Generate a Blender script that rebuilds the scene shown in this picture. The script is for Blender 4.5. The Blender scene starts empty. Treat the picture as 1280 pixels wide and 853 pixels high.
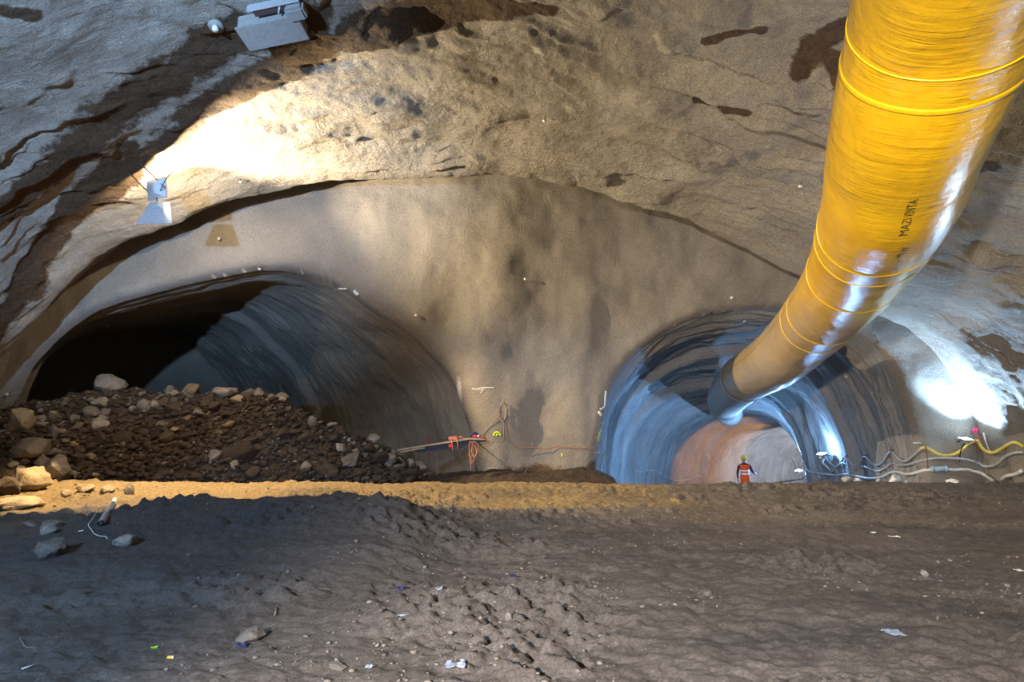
import bpy, bmesh, math, random
import numpy as np
from mathutils import Vector, Matrix, Quaternion
from mathutils.bvhtree import BVHTree

sc = bpy.context.scene
col = sc.collection
R = math.radians

# ------------------------------------------------------------------ camera
F = 1280 * 20.0 / 36.0            # focal length in pixels of the 1280x853 frame
PITCH = R(8.28)
CAM = np.array((0.0, 0.0, 1.6))
cd = bpy.data.cameras.new('camera')
cd.lens = 20.0
cd.sensor_width = 36.0
cd.clip_start = 0.05
cd.clip_end = 300
cam = bpy.data.objects.new('camera', cd)
col.objects.link(cam)
cam.location = CAM
cam.rotation_euler = (math.pi / 2 + PITCH, 0, 0)
sc.camera = cam

# ------------------------------------------------------------------ world, exposure
w = bpy.data.worlds.new('underground')
sc.world = w
w.use_nodes = True
bgn = w.node_tree.nodes.get('Background') or w.node_tree.nodes.new('ShaderNodeBackground')
bgn.inputs[0].default_value = (0.35, 0.42, 0.55, 1)
bgn.inputs[1].default_value = 0.0
sc.view_settings.view_transform = 'Standard'
sc.view_settings.look = 'None'
sc.view_settings.gamma = 1.0
sc.view_settings.exposure = 0.35
sc.view_settings.use_curve_mapping = False

# ------------------------------------------------------------------ the site floodlights behind the camera
def spot_lamp(name, loc, target, power, color, size=100, blend=0.5, radius=0.15):
    ld = bpy.data.lights.new(name, 'SPOT')
    ld.energy = power
    ld.color = color
    ld.spot_size = R(size)
    ld.spot_blend = blend
    ld.shadow_soft_size = radius
    lo = bpy.data.objects.new(name, ld)
    col.objects.link(lo)
    lo.location = loc
    lo.rotation_euler = (Vector(target) - Vector(loc)).to_track_quat('-Z', 'Y').to_euler()
    return lo

COOL = (0.40, 0.64, 1.0)
spot_lamp('rear_flood_cool', (-6.5, -4.0, 3.2), (-9.3, 8.5, 9.2), 17000, COOL, 62, 0.7)
spot_lamp('rear_flood_ground', (-5.5, -3.0, 4.5), (-3.3, 3.6, 0.0), 4200, COOL, 72, 0.35)
spot_lamp('rear_flood_neutral', (-2.2, -3.0, 3.0), (4.5, 6.0, 0.5), 8200, (1.0, 0.87, 0.74), 84, 0.7)

# ------------------------------------------------------------------ numeric helpers
def hash3(ix, iy, iz, seed):
    h = (ix.astype(np.int64) * 374761393 + iy.astype(np.int64) * 668265263
         + iz.astype(np.int64) * 2147483647 + seed * 974711) & 0xffffffff
    h = ((h ^ (h >> 13)) * 1274126177) & 0xffffffff
    h = (h ^ (h >> 16)) & 0xffffffff
    return h.astype(np.float64) / 4294967295.0

def noise3(x, y, z, seed=0):
    x = np.asarray(x, float); y = np.asarray(y, float) + 0 * x; z = np.asarray(z, float) + 0 * x
    xi = np.floor(x); yi = np.floor(y); zi = np.floor(z)
    fx = x - xi; fy = y - yi; fz = z - zi
    fx = fx * fx * (3 - 2 * fx); fy = fy * fy * (3 - 2 * fy); fz = fz * fz * (3 - 2 * fz)
    xi = xi.astype(np.int64); yi = yi.astype(np.int64); zi = zi.astype(np.int64)
    def h(a, b, c): return hash3(xi + a, yi + b, zi + c, seed)
    x00 = h(0,0,0) * (1-fx) + h(1,0,0) * fx
    x10 = h(0,1,0) * (1-fx) + h(1,1,0) * fx
    x01 = h(0,0,1) * (1-fx) + h(1,0,1) * fx
    x11 = h(0,1,1) * (1-fx) + h(1,1,1) * fx
    return ((x00 * (1-fy) + x10 * fy) * (1-fz) + (x01 * (1-fy) + x11 * fy) * fz) * 2 - 1

def noise2(x, y, seed=0):
    x = np.asarray(x, float); y = np.asarray(y, float) + 0 * x
    xi = np.floor(x); yi = np.floor(y)
    fx = x - xi; fy = y - yi
    fx = fx * fx * (3 - 2 * fx); fy = fy * fy * (3 - 2 * fy)
    xi = xi.astype(np.int64); yi = yi.astype(np.int64); z = xi * 0
    def h(a, b): return hash3(xi + a, yi + b, z, seed)
    return ((h(0,0) * (1-fx) + h(1,0) * fx) * (1-fy) + (h(0,1) * (1-fx) + h(1,1) * fx) * fy) * 2 - 1

def fbm(x, y, oct=4, seed=0, gain=0.5):
    s = 0; a = 1.0; f = 1.0; t = 0
    for o in range(oct):
        s = s + a * noise2(np.asarray(x) * f + 13.7 * o, np.asarray(y) * f + 7.3 * o, seed + o * 17)
        t += a; a *= gain; f *= 2.03
    return s / t

def smooth(a, b, x):
    t = np.clip((np.asarray(x, float) - a) / (b - a), 0, 1)
    return t * t * (3 - 2 * t)

def ray(px, py):
    u = (px - 640) / F; v = (426.5 - py) / F
    return np.array((u, math.cos(PITCH) - v * math.sin(PITCH), math.sin(PITCH) + v * math.cos(PITCH)))

def at(px, py, Y):                       # point seen at a pixel of the frame, on the plane y = Y
    d = ray(px, py)
    return CAM + d * (Y / d[1])

def at_depth(px, py, depth):
    return CAM + ray(px, py) * depth

def catmull(pts, n):
    """resample a polyline smoothly to n points of about equal spacing"""
    P = np.array(pts, float)
    Q = np.vstack([2 * P[0] - P[1], P, 2 * P[-1] - P[-2]])
    out = []
    for i in range(1, len(Q) - 2):
        p0, p1, p2, p3 = Q[i-1], Q[i], Q[i+1], Q[i+2]
        for t in np.linspace(0, 1, 24, endpoint=False):
            out.append(0.5 * ((2*p1) + (-p0+p2)*t + (2*p0-5*p1+4*p2-p3)*t*t + (-p0+3*p1-3*p2+p3)*t**3))
    out.append(P[-1])
    out = np.array(out)
    L = np.concatenate([[0], np.cumsum(np.linalg.norm(np.diff(out, axis=0), axis=1))])
    s = np.linspace(0, L[-1], n)
    return np.stack([np.interp(s, L, out[:, k]) for k in range(out.shape[1])], 1)

# ------------------------------------------------------------------ mesh helpers
def mesh_obj(name, verts, faces, mat=None, parent=None, smooth_shade=True, link=True):
    me = bpy.data.meshes.new(name)
    verts = np.asarray(verts, np.float32)
    if isinstance(faces, np.ndarray):
        nf, k = faces.shape
        me.vertices.add(len(verts)); me.vertices.foreach_set('co', verts.ravel())
        me.loops.add(nf * k); me.loops.foreach_set('vertex_index', faces.astype(np.int32).ravel())
        me.polygons.add(nf)
        me.polygons.foreach_set('loop_start', np.arange(0, nf * k, k, dtype=np.int32))
        me.update(calc_edges=True)
    else:
        me.from_pydata(verts.tolist(), [], faces)
        me.update()
    me.validate()
    if smooth_shade:
        me.polygons.foreach_set('use_smooth', np.ones(len(me.polygons), bool))
    o = bpy.data.objects.new(name, me)
    if mat: me.materials.append(mat)
    if link: col.objects.link(o)
    if parent is not None: o.parent = parent
    return o

def vattr(o, name, vals):
    a = o.data.attributes.new(name, 'FLOAT', 'POINT')
    a.data.foreach_set('value', np.asarray(vals, np.float32))

def grid_faces(nr, nc, flip=False):
    r = np.arange(nr - 1)[:, None]; c = np.arange(nc - 1)[None, :]
    a = r * nc + c
    q = np.stack([a, a + 1, a + nc + 1, a + nc], -1).reshape(-1, 4)
    return q[:, ::-1].copy() if flip else q

def tag(o, label=None, cat=None, group=None, kind=None):
    if label: o['label'] = label
    if cat: o['category'] = cat
    if group: o['group'] = group
    if kind: o['kind'] = kind
    return o

def empty(name, loc=(0, 0, 0)):
    o = bpy.data.objects.new(name, None)
    o.empty_display_size = 0.1
    col.objects.link(o)
    o.location = loc
    return o

def frames(P, up=(0, 0, 1)):
    P = np.asarray(P, float)
    T = np.gradient(P, axis=0)
    T /= np.linalg.norm(T, axis=1)[:, None] + 1e-12
    n = np.cross(T[0], up)
    if np.linalg.norm(n) < 1e-3: n = np.cross(T[0], (1, 0, 0))
    n /= np.linalg.norm(n)
    Ns = [n]
    for i in range(1, len(P)):
        n = Ns[-1] - T[i] * np.dot(Ns[-1], T[i])
        n /= np.linalg.norm(n) + 1e-12
        Ns.append(n)
    Ns = np.array(Ns)
    return T, Ns, np.cross(T, Ns)

def tube_data(P, rad, seg=10, caps=True):
    P = np.asarray(P, float)
    n = len(P)
    rad = np.broadcast_to(np.asarray(rad, float).reshape(-1, 1) if np.ndim(rad) else np.full((n, 1), rad), (n, seg)) \
        if np.ndim(rad) < 2 else rad
    T, N, B = frames(P)
    a = np.linspace(0, 2 * math.pi, seg, endpoint=False)
    V = P[:, None, :] + (N[:, None, :] * np.cos(a)[None, :, None] + B[:, None, :] * np.sin(a)[None, :, None]) * rad[:, :, None]
    V = V.reshape(-1, 3)
    faces = []
    for i in range(n - 1):
        for j in range(seg):
            k = (j + 1) % seg
            faces.append((i*seg + j, i*seg + k, (i+1)*seg + k, (i+1)*seg + j))
    if caps:
        faces.append(tuple(range(seg - 1, -1, -1)))
        faces.append(tuple((n - 1) * seg + j for j in range(seg)))
    return V, faces

def tube(name, P, rad, mat, parent=None, seg=10, caps=True):
    V, f = tube_data(P, rad, seg, caps)
    return mesh_obj(name, V, f, mat, parent)

class MB:
    """collects boxes and tubes into one mesh"""
    def __init__(self): self.v = []; self.f = []
    def add(self, V, faces):
        b = len(self.v)
        self.v += [tuple(map(float, p)) for p in V]
        self.f += [tuple(i + b for i in q) for q in faces]
        return self
    def box(self, c, s, M=None):
        V = [Vector((c[0] + dx * s[0] / 2, c[1] + dy * s[1] / 2, c[2] + dz * s[2] / 2))
             for dx in (-1, 1) for dy in (-1, 1) for dz in (-1, 1)]
        if M is not None: V = [M @ p for p in V]
        return self.add(V, [(0,1,3,2), (4,6,7,5), (0,4,5,1), (2,3,7,6), (0,2,6,4), (1,5,7,3)])
    def tube(self, P, r, seg=8, caps=True):
        return self.add(*tube_data(P, r, seg, caps))
    def build(self, name, mat, parent=None, smooth_shade=False, bevel=0):
        o = mesh_obj(name, self.v, self.f, mat, parent, smooth_shade)
        if bevel:
            bm = bmesh.new(); bm.from_mesh(o.data)
            bmesh.ops.bevel(bm, geom=bm.edges[:], offset=bevel, segments=2, affect='EDGES', clamp_overlap=True)
            bm.to_mesh(o.data); bm.free()
        return o

# ------------------------------------------------------------------ materials
class NT:
    def __init__(self, name):
        self.m = bpy.data.materials.new(name)
        self.m.use_nodes = True
        self.t = self.m.node_tree
        self.t.nodes.clear()
        self.out = self.n('ShaderNodeOutputMaterial')
        self.b = self.n('ShaderNodeBsdfPrincipled')
        self.t.links.new(self.b.outputs[0], self.out.inputs[0])
    def n(self, typ, **kw):
        o = self.t.nodes.new(typ)
        for k, v in kw.items():
            if hasattr(o, k): setattr(o, k, v)
            else: o.inputs[k].default_value = v
        return o
    def link(self, a, b): self.t.links.new(a, b)
    def coord(self, scale=(1, 1, 1), kind='Object'):
        c = self.n('ShaderNodeTexCoord'); m = self.n('ShaderNodeMapping')
        m.inputs['Scale'].default_value = scale
        self.link(c.outputs[kind], m.inputs[0])
        return m.outputs[0]
    def noise(self, vec, scale, detail=4, rough=0.55, dist=0.0):
        x = self.n('ShaderNodeTexNoise')
        x.inputs['Scale'].default_value = scale; x.inputs['Detail'].default_value = detail
        x.inputs['Roughness'].default_value = rough; x.inputs['Distortion'].default_value = dist
        self.link(vec, x.inputs['Vector'])
        return x.outputs[0]
    def ramp(self, fac, stops):
        r = self.n('ShaderNodeValToRGB')
        while len(r.color_ramp.elements) < len(stops): r.color_ramp.elements.new(0.5)
        for e, (p, c) in zip(r.color_ramp.elements, stops):
            e.position = p; e.color = (*c, 1) if len(c) == 3 else c
        self.link(fac, r.inputs[0])
        return r.outputs[0]
    def mix(self, fac, a, b, blend='MIX'):
        m = self.n('ShaderNodeMix'); m.data_type = 'RGBA'; m.blend_type = blend
        for s, v in ((0, fac), (6, a), (7, b)):
            if hasattr(v, 'is_output'): self.link(v, m.inputs[s])
            else: m.inputs[s].default_value = (*v, 1) if isinstance(v, tuple) else v
        return m.outputs[2]
    def math(self, op, a, b=0.0, c=None, clamp=False):
        m = self.n('ShaderNodeMath'); m.operation = op; m.use_clamp = clamp
        for i, v in enumerate((a, b) if c is None else (a, b, c)):
            if hasattr(v, 'is_output'): self.link(v, m.inputs[i])
            else: m.inputs[i].default_value = v
        return m.outputs[0]
    def attr(self, name):
        a = self.n('ShaderNodeAttribute'); a.attribute_name = name
        return a.outputs['Fac']
    def bump(self, h, strength, dist, prev=None):
        b = self.n('ShaderNodeBump')
        b.inputs['Strength'].default_value = strength; b.inputs['Distance'].default_value = dist
        self.link(h, b.inputs['Height'])
        if prev is not None: self.link(prev, b.inputs['Normal'])
        return b.outputs[0]
    def done(self, color=None, rough=None, normal=None, **kw):
        for k, v in (('Base Color', color), ('Roughness', rough), ('Normal', normal)):
            if v is None: continue
            if hasattr(v, 'is_output'): self.link(v, self.b.inputs[k])
            else: self.b.inputs[k].default_value = (*v, 1) if isinstance(v, tuple) else v
        for k, v in kw.items(): self.b.inputs[k.replace('_', ' ')].default_value = v
        return self.m

def mat_shotcrete(name, dark, light, stain=(0.075, 0.043, 0.02), bump=0.5, grain=11.0, streak=(1, 1, 1), ring=0.0):
    t = NT(name)
    v = t.coord()
    vs = t.coord(streak)
    big = t.noise(vs, 0.55, 5, 0.6)
    c = t.ramp(big, [(0.3, dark), (0.7, light)])
    sp = t.noise(v, 34, 3, 0.7)
    c = t.mix(0.45, c, t.ramp(sp, [(0.35, (0.25, 0.25, 0.25)), (0.65, (0.8, 0.8, 0.8))]), 'OVERLAY')
    st = t.attr('stain')
    n1 = t.noise(v, 4.5, 8, 0.75)
    m = t.math('SUBTRACT', t.math('ADD', st, t.math('MULTIPLY', n1, 1.3)), 1.12)
    m = t.math('MULTIPLY', m, 4.0, clamp=True)
    stc = t.ramp(t.noise(v, 16, 6, 0.75), [(0.35, tuple(x * 0.55 for x in stain)), (0.68, tuple(x * 1.8 for x in stain))])
    c = t.mix(m, c, stc)
    pa = t.attr('pale')
    pm = t.math('MULTIPLY', t.math('SUBTRACT', t.math('ADD', pa, t.math('MULTIPLY', t.noise(v, 9, 5, 0.7), 0.8)), 0.85), 4.0, clamp=True)
    c = t.mix(pm, c, (0.62, 0.60, 0.56))
    b1 = t.bump(t.noise(v, grain, 6, 0.7), bump, 0.15)
    b2 = t.bump(t.noise(v, grain * 3.7, 3, 0.6), bump * 0.8, 0.03, b1)
    if ring:
        cv = t.n('ShaderNodeCombineXYZ')
        t.link(t.attr('ring_s'), cv.inputs[0]); t.link(t.attr('ring_a'), cv.inputs[1])
        mp = t.n('ShaderNodeMapping'); mp.inputs['Scale'].default_value = (3.2, 0.45, 1)
        t.link(cv.outputs[0], mp.inputs[0])
        b2 = t.bump(t.noise(mp.outputs[0], 1.0, 5, 0.68, 0.6), ring, 0.22, b2)
    return t.done(c, 0.86, b2)

M = {}
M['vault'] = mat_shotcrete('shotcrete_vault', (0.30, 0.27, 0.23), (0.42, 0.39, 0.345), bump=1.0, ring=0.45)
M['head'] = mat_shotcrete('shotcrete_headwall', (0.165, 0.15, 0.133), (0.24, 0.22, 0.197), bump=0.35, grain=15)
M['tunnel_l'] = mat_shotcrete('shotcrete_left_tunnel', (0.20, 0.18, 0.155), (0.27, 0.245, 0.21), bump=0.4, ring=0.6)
M['tunnel_r'] = mat_shotcrete('shotcrete_right_tunnel', (0.28, 0.275, 0.27), (0.40, 0.39, 0.38), bump=0.55, ring=1.0)

def mat_mud():
    t = NT('mud_floor')
    v = t.coord(); vs = t.coord((0.5, 1.6, 1))
    c = t.ramp(t.noise(vs, 0.9, 6, 0.65), [(0.3, (0.125, 0.105, 0.09)), (0.7, (0.235, 0.205, 0.18))])
    sp = t.noise(v, 45, 4, 0.75)
    c = t.mix(0.55, c, t.ramp(sp, [(0.33, (0.12, 0.12, 0.12)), (0.7, (0.85, 0.85, 0.85))]), 'OVERLAY')
    sa = t.attr('sand')
    n1 = t.noise(v, 3.0, 5, 0.6)
    m = t.math('MULTIPLY', t.math('SUBTRACT', t.math('ADD', sa, t.math('MULTIPLY', n1, 0.8)), 0.75), 4.0, clamp=True)
    c = t.mix(m, c, t.ramp(t.noise(v, 20, 5, 0.7), [(0.3, (0.20, 0.13, 0.055)), (0.7, (0.50, 0.38, 0.20))]))
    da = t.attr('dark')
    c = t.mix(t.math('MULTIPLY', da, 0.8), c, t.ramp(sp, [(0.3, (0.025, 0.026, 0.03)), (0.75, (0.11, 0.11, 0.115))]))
    b1 = t.bump(t.noise(v, 9, 7, 0.75), 1.0, 0.13)
    b2 = t.bump(t.noise(v, 42, 5, 0.75), 1.0, 0.035, b1)
    return t.done(c, 0.75, b2)
M['mud'] = mat_mud()

def mat_rock(name, dark, light, bump=0.6):
    t = NT(name)
    v = t.coord()
    oi = t.n('ShaderNodeObjectInfo')
    c = t.ramp(t.noise(v, 2.5, 6, 0.65), [(0.3, dark), (0.7, light)])
    c = t.mix(0.35, c, t.ramp(t.noise(v, 22, 4, 0.75), [(0.3, (0.15, 0.15, 0.15)), (0.7, (0.85, 0.85, 0.85))]), 'OVERLAY')
    hv = t.n('ShaderNodeHueSaturation')
    t.link(c, hv.inputs['Color'])
    t.link(t.math('MULTIPLY_ADD', oi.outputs['Random'], 0.8, 0.6), hv.inputs['Value'])
    b1 = t.bump(t.noise(v, 6, 6, 0.65), bump, 0.08)
    return t.done(hv.outputs[0], 0.88, b1)
M['rock_grey'] = mat_rock('rock_grey', (0.12, 0.105, 0.09), (0.29, 0.26, 0.225))
M['rock_brown'] = mat_rock('rock_brown', (0.035, 0.024, 0.016), (0.085, 0.06, 0.042))
M['rock_pale'] = mat_rock('rock_pale', (0.42, 0.43, 0.45), (0.66, 0.67, 0.69))
M['rock_tan'] = mat_rock('rock_tan', (0.20, 0.15, 0.09), (0.36, 0.29, 0.19))
M['rubble_soil'] = mat_rock('rubble_soil', (0.02, 0.013, 0.009), (0.062, 0.042, 0.028), 1.0)

def mat_plain(name, color, rough=0.5, metal=0.0, var=0.25, scale=12, bump=0.0, **kw):
    t = NT(name)
    v = t.coord()
    n = t.noise(v, scale, 4, 0.65)
    c = t.ramp(n, [(0.3, tuple(x * (1 - var) for x in color)), (0.7, tuple(min(1, x * (1 + var)) for x in color))])
    nm = t.bump(n, bump, 0.02) if bump else None
    return t.done(c, rough, nm, Metallic=metal, **kw)

def mat_emit(name, color, strength):
    t = NT(name)
    return t.done(color, 0.3, None, Emission_Color=(*color, 1), Emission_Strength=strength)

#@@SETTING
# ------------------------------------------------------------------ profiles at the end wall (x, z)
Y0 = 17.0                          # end wall; the lip of the vault stands in front of it
YV = 15.7
def prof(pix, y=Y0): return [tuple(at(a, b, y)[[0, 2]]) for a, b in pix]
vault_px = [(-75, 680), (-62, 600), (-45, 510), (0, 436), (60, 372), (130, 308), (200, 274), (330, 229), (450, 213), (600, 207),
            (700, 220), (770, 238), (870, 270), (940, 300), (1005, 338), (1098, 380), (1185, 428), (1238, 492), (1262, 560), (1272, 620), (1278, 690)]
left_px = [(-44, 700), (-40, 640), (-28, 580), (-12, 535), (0, 510), (25, 462), (55, 427), (90, 400), (130, 381), (200, 361), (260, 346),
           (325, 334), (370, 337), (415, 353), (455, 382), (500, 411), (530, 439), (560, 475), (578, 520), (588, 560), (596, 640), (598, 700)]
right_px = [(752, 700), (749, 640), (746, 590), (752, 540), (761, 500), (780, 462), (805, 434), (840, 409), (880, 393), (930, 384),
            (975, 382), (1020, 388), (1060, 402), (1092, 426), (1116, 458), (1136, 502), (1149, 545), (1157, 590), (1160, 640), (1161, 700)]
vault_p = np.array(prof(vault_px, YV))
left_p = catmull(prof(left_px), 260)
right_p = catmull(prof(right_px), 260)

# ------------------------------------------------------------------ cavern vault
def build_vault():
    NA = 720
    P = catmull(vault_p, NA)
    ys = np.concatenate([np.arange(18.2, 3.0, -0.042), np.arange(3.0, -24, -0.45)])
    NR = len(ys)
    T = np.gradient(P, axis=0); T /= np.linalg.norm(T, axis=1)[:, None]
    N = np.stack([T[:, 1], -T[:, 0]], 1)                # inward normal (x, z)
    arc = np.concatenate([[0], np.cumsum(np.linalg.norm(np.diff(P, axis=0), axis=1))])
    A, Yg = np.meshgrid(arc, ys)
    d = 0.30 * fbm(A * 0.16, Yg * 0.30, 3, 5) + 0.14 * fbm(A * 0.45, Yg * 0.9, 3, 8)
    # overlapping shotcrete ledges running round the vault
    warp = 1.5 * fbm(A * 0.22, Yg * 0.28, 4, 31) + 0.35 * fbm(A * 1.1, Yg * 1.0, 3, 33)
    for per, amp, sd in ((1.15, 0.17, 41), (0.47, 0.075, 47)):
        ph = Yg / per + warp * (1.15 / per) * 0.9 + sd
        fr = ph - np.floor(ph)
        saw = np.where(fr < 0.9, fr / 0.9, (1 - fr) / 0.1)
        gate = smooth(-0.12, 0.45, fbm(A * 0.4 + 3, Yg * 0.6, 3, sd + 3) - 0.22 * smooth(19, 14, A) * smooth(13.0, 11.0, Yg))
        d += amp * saw * gate * smooth(15.9, 15.4, Yg)
    d += 0.035 * fbm(A * 2.6, Yg * 2.6, 3, 55) + 0.018 * fbm(A * 8, Yg * 8, 2, 57)
    # lip at the junction with the end wall
    wob = 0.35 * fbm(A * 0.35, Yg * 0 + 2.2, 3, 61)
    ends = smooth(2.0, 6.0, A) * smooth(arc[-1] - 7, arc[-1] - 14, A)
    d += 0.22 * smooth(14.2 + wob, 15.6 + wob, Yg) * ends
    d -= 1.0 * smooth(15.65 + wob, 16.3 + wob, Yg) * (0.2 + 0.8 * ends)
    V = np.empty((NR, NA, 3))
    V[:, :, 0] = P[None, :, 0] + N[None, :, 0] * d
    V[:, :, 1] = Yg
    V[:, :, 2] = P[None, :, 1] + N[None, :, 1] * d
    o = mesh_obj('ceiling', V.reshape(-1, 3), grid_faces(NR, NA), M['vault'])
    # dark brown seepage bands: centre lines in (arc, y), half width
    bands = STAIN_BANDS
    st = np.zeros_like(A)
    for pts, hw in bands:
        pts = np.array(pts, float)
        best = np.full(A.shape, 1e9)
        for i in range(len(pts) - 1):
            a, b = pts[i], pts[i + 1]
            ab = b - a
            tt = np.clip(((A - a[0]) * ab[0] + (Yg - a[1]) * ab[1]) / (ab @ ab), 0, 1)
            best = np.minimum(best, np.hypot(A - a[0] - tt * ab[0], Yg - a[1] - tt * ab[1]))
        wv = best + (0.55 * hw + 0.06) * fbm(A * 0.8, Yg * 1.8, 5, 71, 0.65)
        st = np.maximum(st, smooth(hw * 1.5, hw * 0.2, wv))
    vattr(o, 'stain', st.ravel())
    vattr(o, 'ring_s', Yg.ravel()); vattr(o, 'ring_a', A.ravel())
    vattr(o, 'pale', np.zeros(st.size))
    tag(o, 'rough shotcrete vault of the cavern with brown seepage bands', kind='structure')
    return o, arc, P

STAIN_BANDS = [
    ([(9.09, 12.61), (10.95, 12.08), (12.62, 11.34), (14.31, 10.59), (15.64, 10.06), (16.73, 9.86), (17.72, 9.64)], 0.58),
    ([(7.3, 14.63), (9.69, 14.12), (11.71, 13.13), (12.8, 12.7), (14.68, 11.74), (16.22, 11.05), (17.3, 10.4), (18.36, 10.02), (19.68, 9.55), (20.88, 9.22)], 0.5),
    ([(5.79, 15.0), (8.34, 14.5), (10.48, 14.0), (11.66, 13.5)], 0.3),
    ([(6.62, 14.74), (8.98, 14.0), (10.69, 13.2), (12.6, 12.2)], 0.28),
    ([(18.11, 10.36), (20.24, 9.76), (22.03, 9.14)], 0.25),
    ([(26.69, 9.19), (26.59, 8.48), (26.7, 7.87)], 0.24), ([(27.0, 8.7), (27.41, 9.13)], 0.2),
    ([(25.32, 10.75), (26.28, 10.44)], 0.13), ([(28.61, 7.02), (29.0, 7.81), (29.13, 8.34)], 0.35),
    ([(29.95, 9.71), (30.05, 9.37), (30.18, 9.09)], 0.22), ([(24.92, 9.12), (25.66, 8.51)], 0.1), ([(13.26, 8.14), (13.54, 8.42)], 0.2)]
ceiling, ARC, VP = build_vault()

# ------------------------------------------------------------------ end wall with two openings
def poly_dist(X, Z, poly):
    """signed distance (positive outside) and nearest point for a closed polygon"""
    n = len(poly)
    best = np.full(X.shape, 1e9); bx = np.zeros(X.shape); bz = np.zeros(X.shape)
    inside = np.zeros(X.shape, bool)
    for i in range(n):
        a = poly[i]; b = poly[(i + 1) % n]
        ab = b - a; L = ab @ ab + 1e-12
        tt = np.clip(((X - a[0]) * ab[0] + (Z - a[1]) * ab[1]) / L, 0, 1)
        qx = a[0] + tt * ab[0]; qz = a[1] + tt * ab[1]
        dd = np.hypot(X - qx, Z - qz)
        k = dd < best
        best = np.where(k, dd, best); bx = np.where(k, qx, bx); bz = np.where(k, qz, bz)
        cr = ((a[1] > Z) != (b[1] > Z)) & (X < (b[0] - a[0]) * (Z - a[1]) / (b[1] - a[1] + 1e-12) + a[0])
        inside ^= cr
    return np.where(inside, -best, best), bx, bz

RL, RR = 1.0, 0.30
def head_base(X, Z):
    y = Y0 + 0.30 * fbm(X * 0.28, Z * 0.28, 3, 90) + 0.10 * fbm(X * 0.9, Z * 0.6, 3, 92) + 0.02 * fbm(X * 3, Z * 3, 3, 94)
    # soft vertical swells on the pillar between the openings
    return y + 0.12 * np.sin(X * 2.2 + 1.3 * fbm(X * 0.5, Z * 0.5, 2, 96)) * smooth(-3.5, -1.5, X) * smooth(3.5, 1.5, X) * smooth(7.5, 5, Z)
def rim_left(X): return RL * (0.35 + 0.65 * smooth(-9, -4, X))
def build_headwall():
    st = 0.065
    xs = np.arange(-17.6, 16.0, st); zs = np.arange(-2.2, 11.4, st)
    X, Z = np.meshgrid(xs, zs)
    dL, lx, lz = poly_dist(X, Z, left_p[::3])
    dR, rx, rz = poly_dist(X, Z, right_p[::3])
    dV, _, _ = poly_dist(X, Z, catmull(vault_p, 120))
    # tidy rims
    for dd, qx, qz in ((dL, lx, lz), (dR, rx, rz)):
        k = (dd < st * 0.55) & (dd > -st * 0.85)
        X = np.where(k, qx, X); Z = np.where(k, qz, Z); dd[k] = 0.0
    y = head_base(X, Z)
    rimL = rim_left(X)
    for dd, rr in ((dL, rimL), (dR, RR)):
        tt = np.clip(1 - np.clip(dd, 0, None) / rr, 0, 1)
        y += rr * (1 - np.sqrt(np.clip(1 - tt * tt, 0, 1)))
    ok = (dL > -1e-6) & (dR > -1e-6) & (dV < 2.2)
    nr, nc = X.shape
    q = grid_faces(nr, nc)
    keep = ok.ravel()[q].all(1)
    q = q[keep]
    used = np.unique(q)
    mp = np.full(nr * nc, -1); mp[used] = np.arange(len(used))
    V = np.stack([X.ravel(), y.ravel(), Z.ravel()], 1)[used]
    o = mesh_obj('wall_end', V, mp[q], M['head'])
    x1, z1 = V[:, 0], V[:, 2]
    pale = np.zeros(len(V))
    for (px, py, rx_, rz_, s) in PALE:
        c = at(px, py, Y0)
        pale = np.maximum(pale, s * np.exp(-((x1 - c[0]) / rx_) ** 2 - ((z1 - c[2]) / rz_) ** 2))
    vattr(o, 'pale', pale)
    stn = 0.85 * smooth(6.0, 3.0, x1) * smooth(0.75, 0.15, z1 + 0.35 * fbm(x1 * 1.2, z1 * 0.8, 3, 99))
    vattr(o, 'stain', stn)
    tag(o, 'smooth sprayed end wall between the two tunnel mouths', kind='structure')
    return o

PALE = [(572, 490, 0.16, 0.7, 0.75), (600, 487, 0.35, 0.10, 0.55), (612, 590, 0.9, 0.35, 0.5), (632, 560, 0.25, 0.5, 0.45),
        (690, 320, 0.35, 0.25, 0.32), (660, 318, 0.2, 0.25, 0.3), (618, 290, 0.2, 0.4, 0.3), (597, 400, 0.2, 0.3, 0.35), (540, 318, 0.2, 0.2, 0.25),
        (757, 480, 0.12, 0.9, 0.35), (775, 450, 0.2, 0.3, 0.3)]
wall_end = build_headwall()

# ------------------------------------------------------------------ tunnel linings
def heading_path(x, y, head0, turn, L, ds=0.06):
    """centre line: heading (deg right of +y) as function of s"""
    n = int(L / ds) + 1
    s = np.arange(n) * ds
    psi = np.radians(head0 + np.array([turn(v) for v in s]))
    cx = x + np.concatenate([[0], np.cumsum(np.sin(psi[:-1]) * ds)])
    cy = y + np.concatenate([[0], np.cumsum(np.cos(psi[:-1]) * ds)])
    return s, cx, cy, psi

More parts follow.
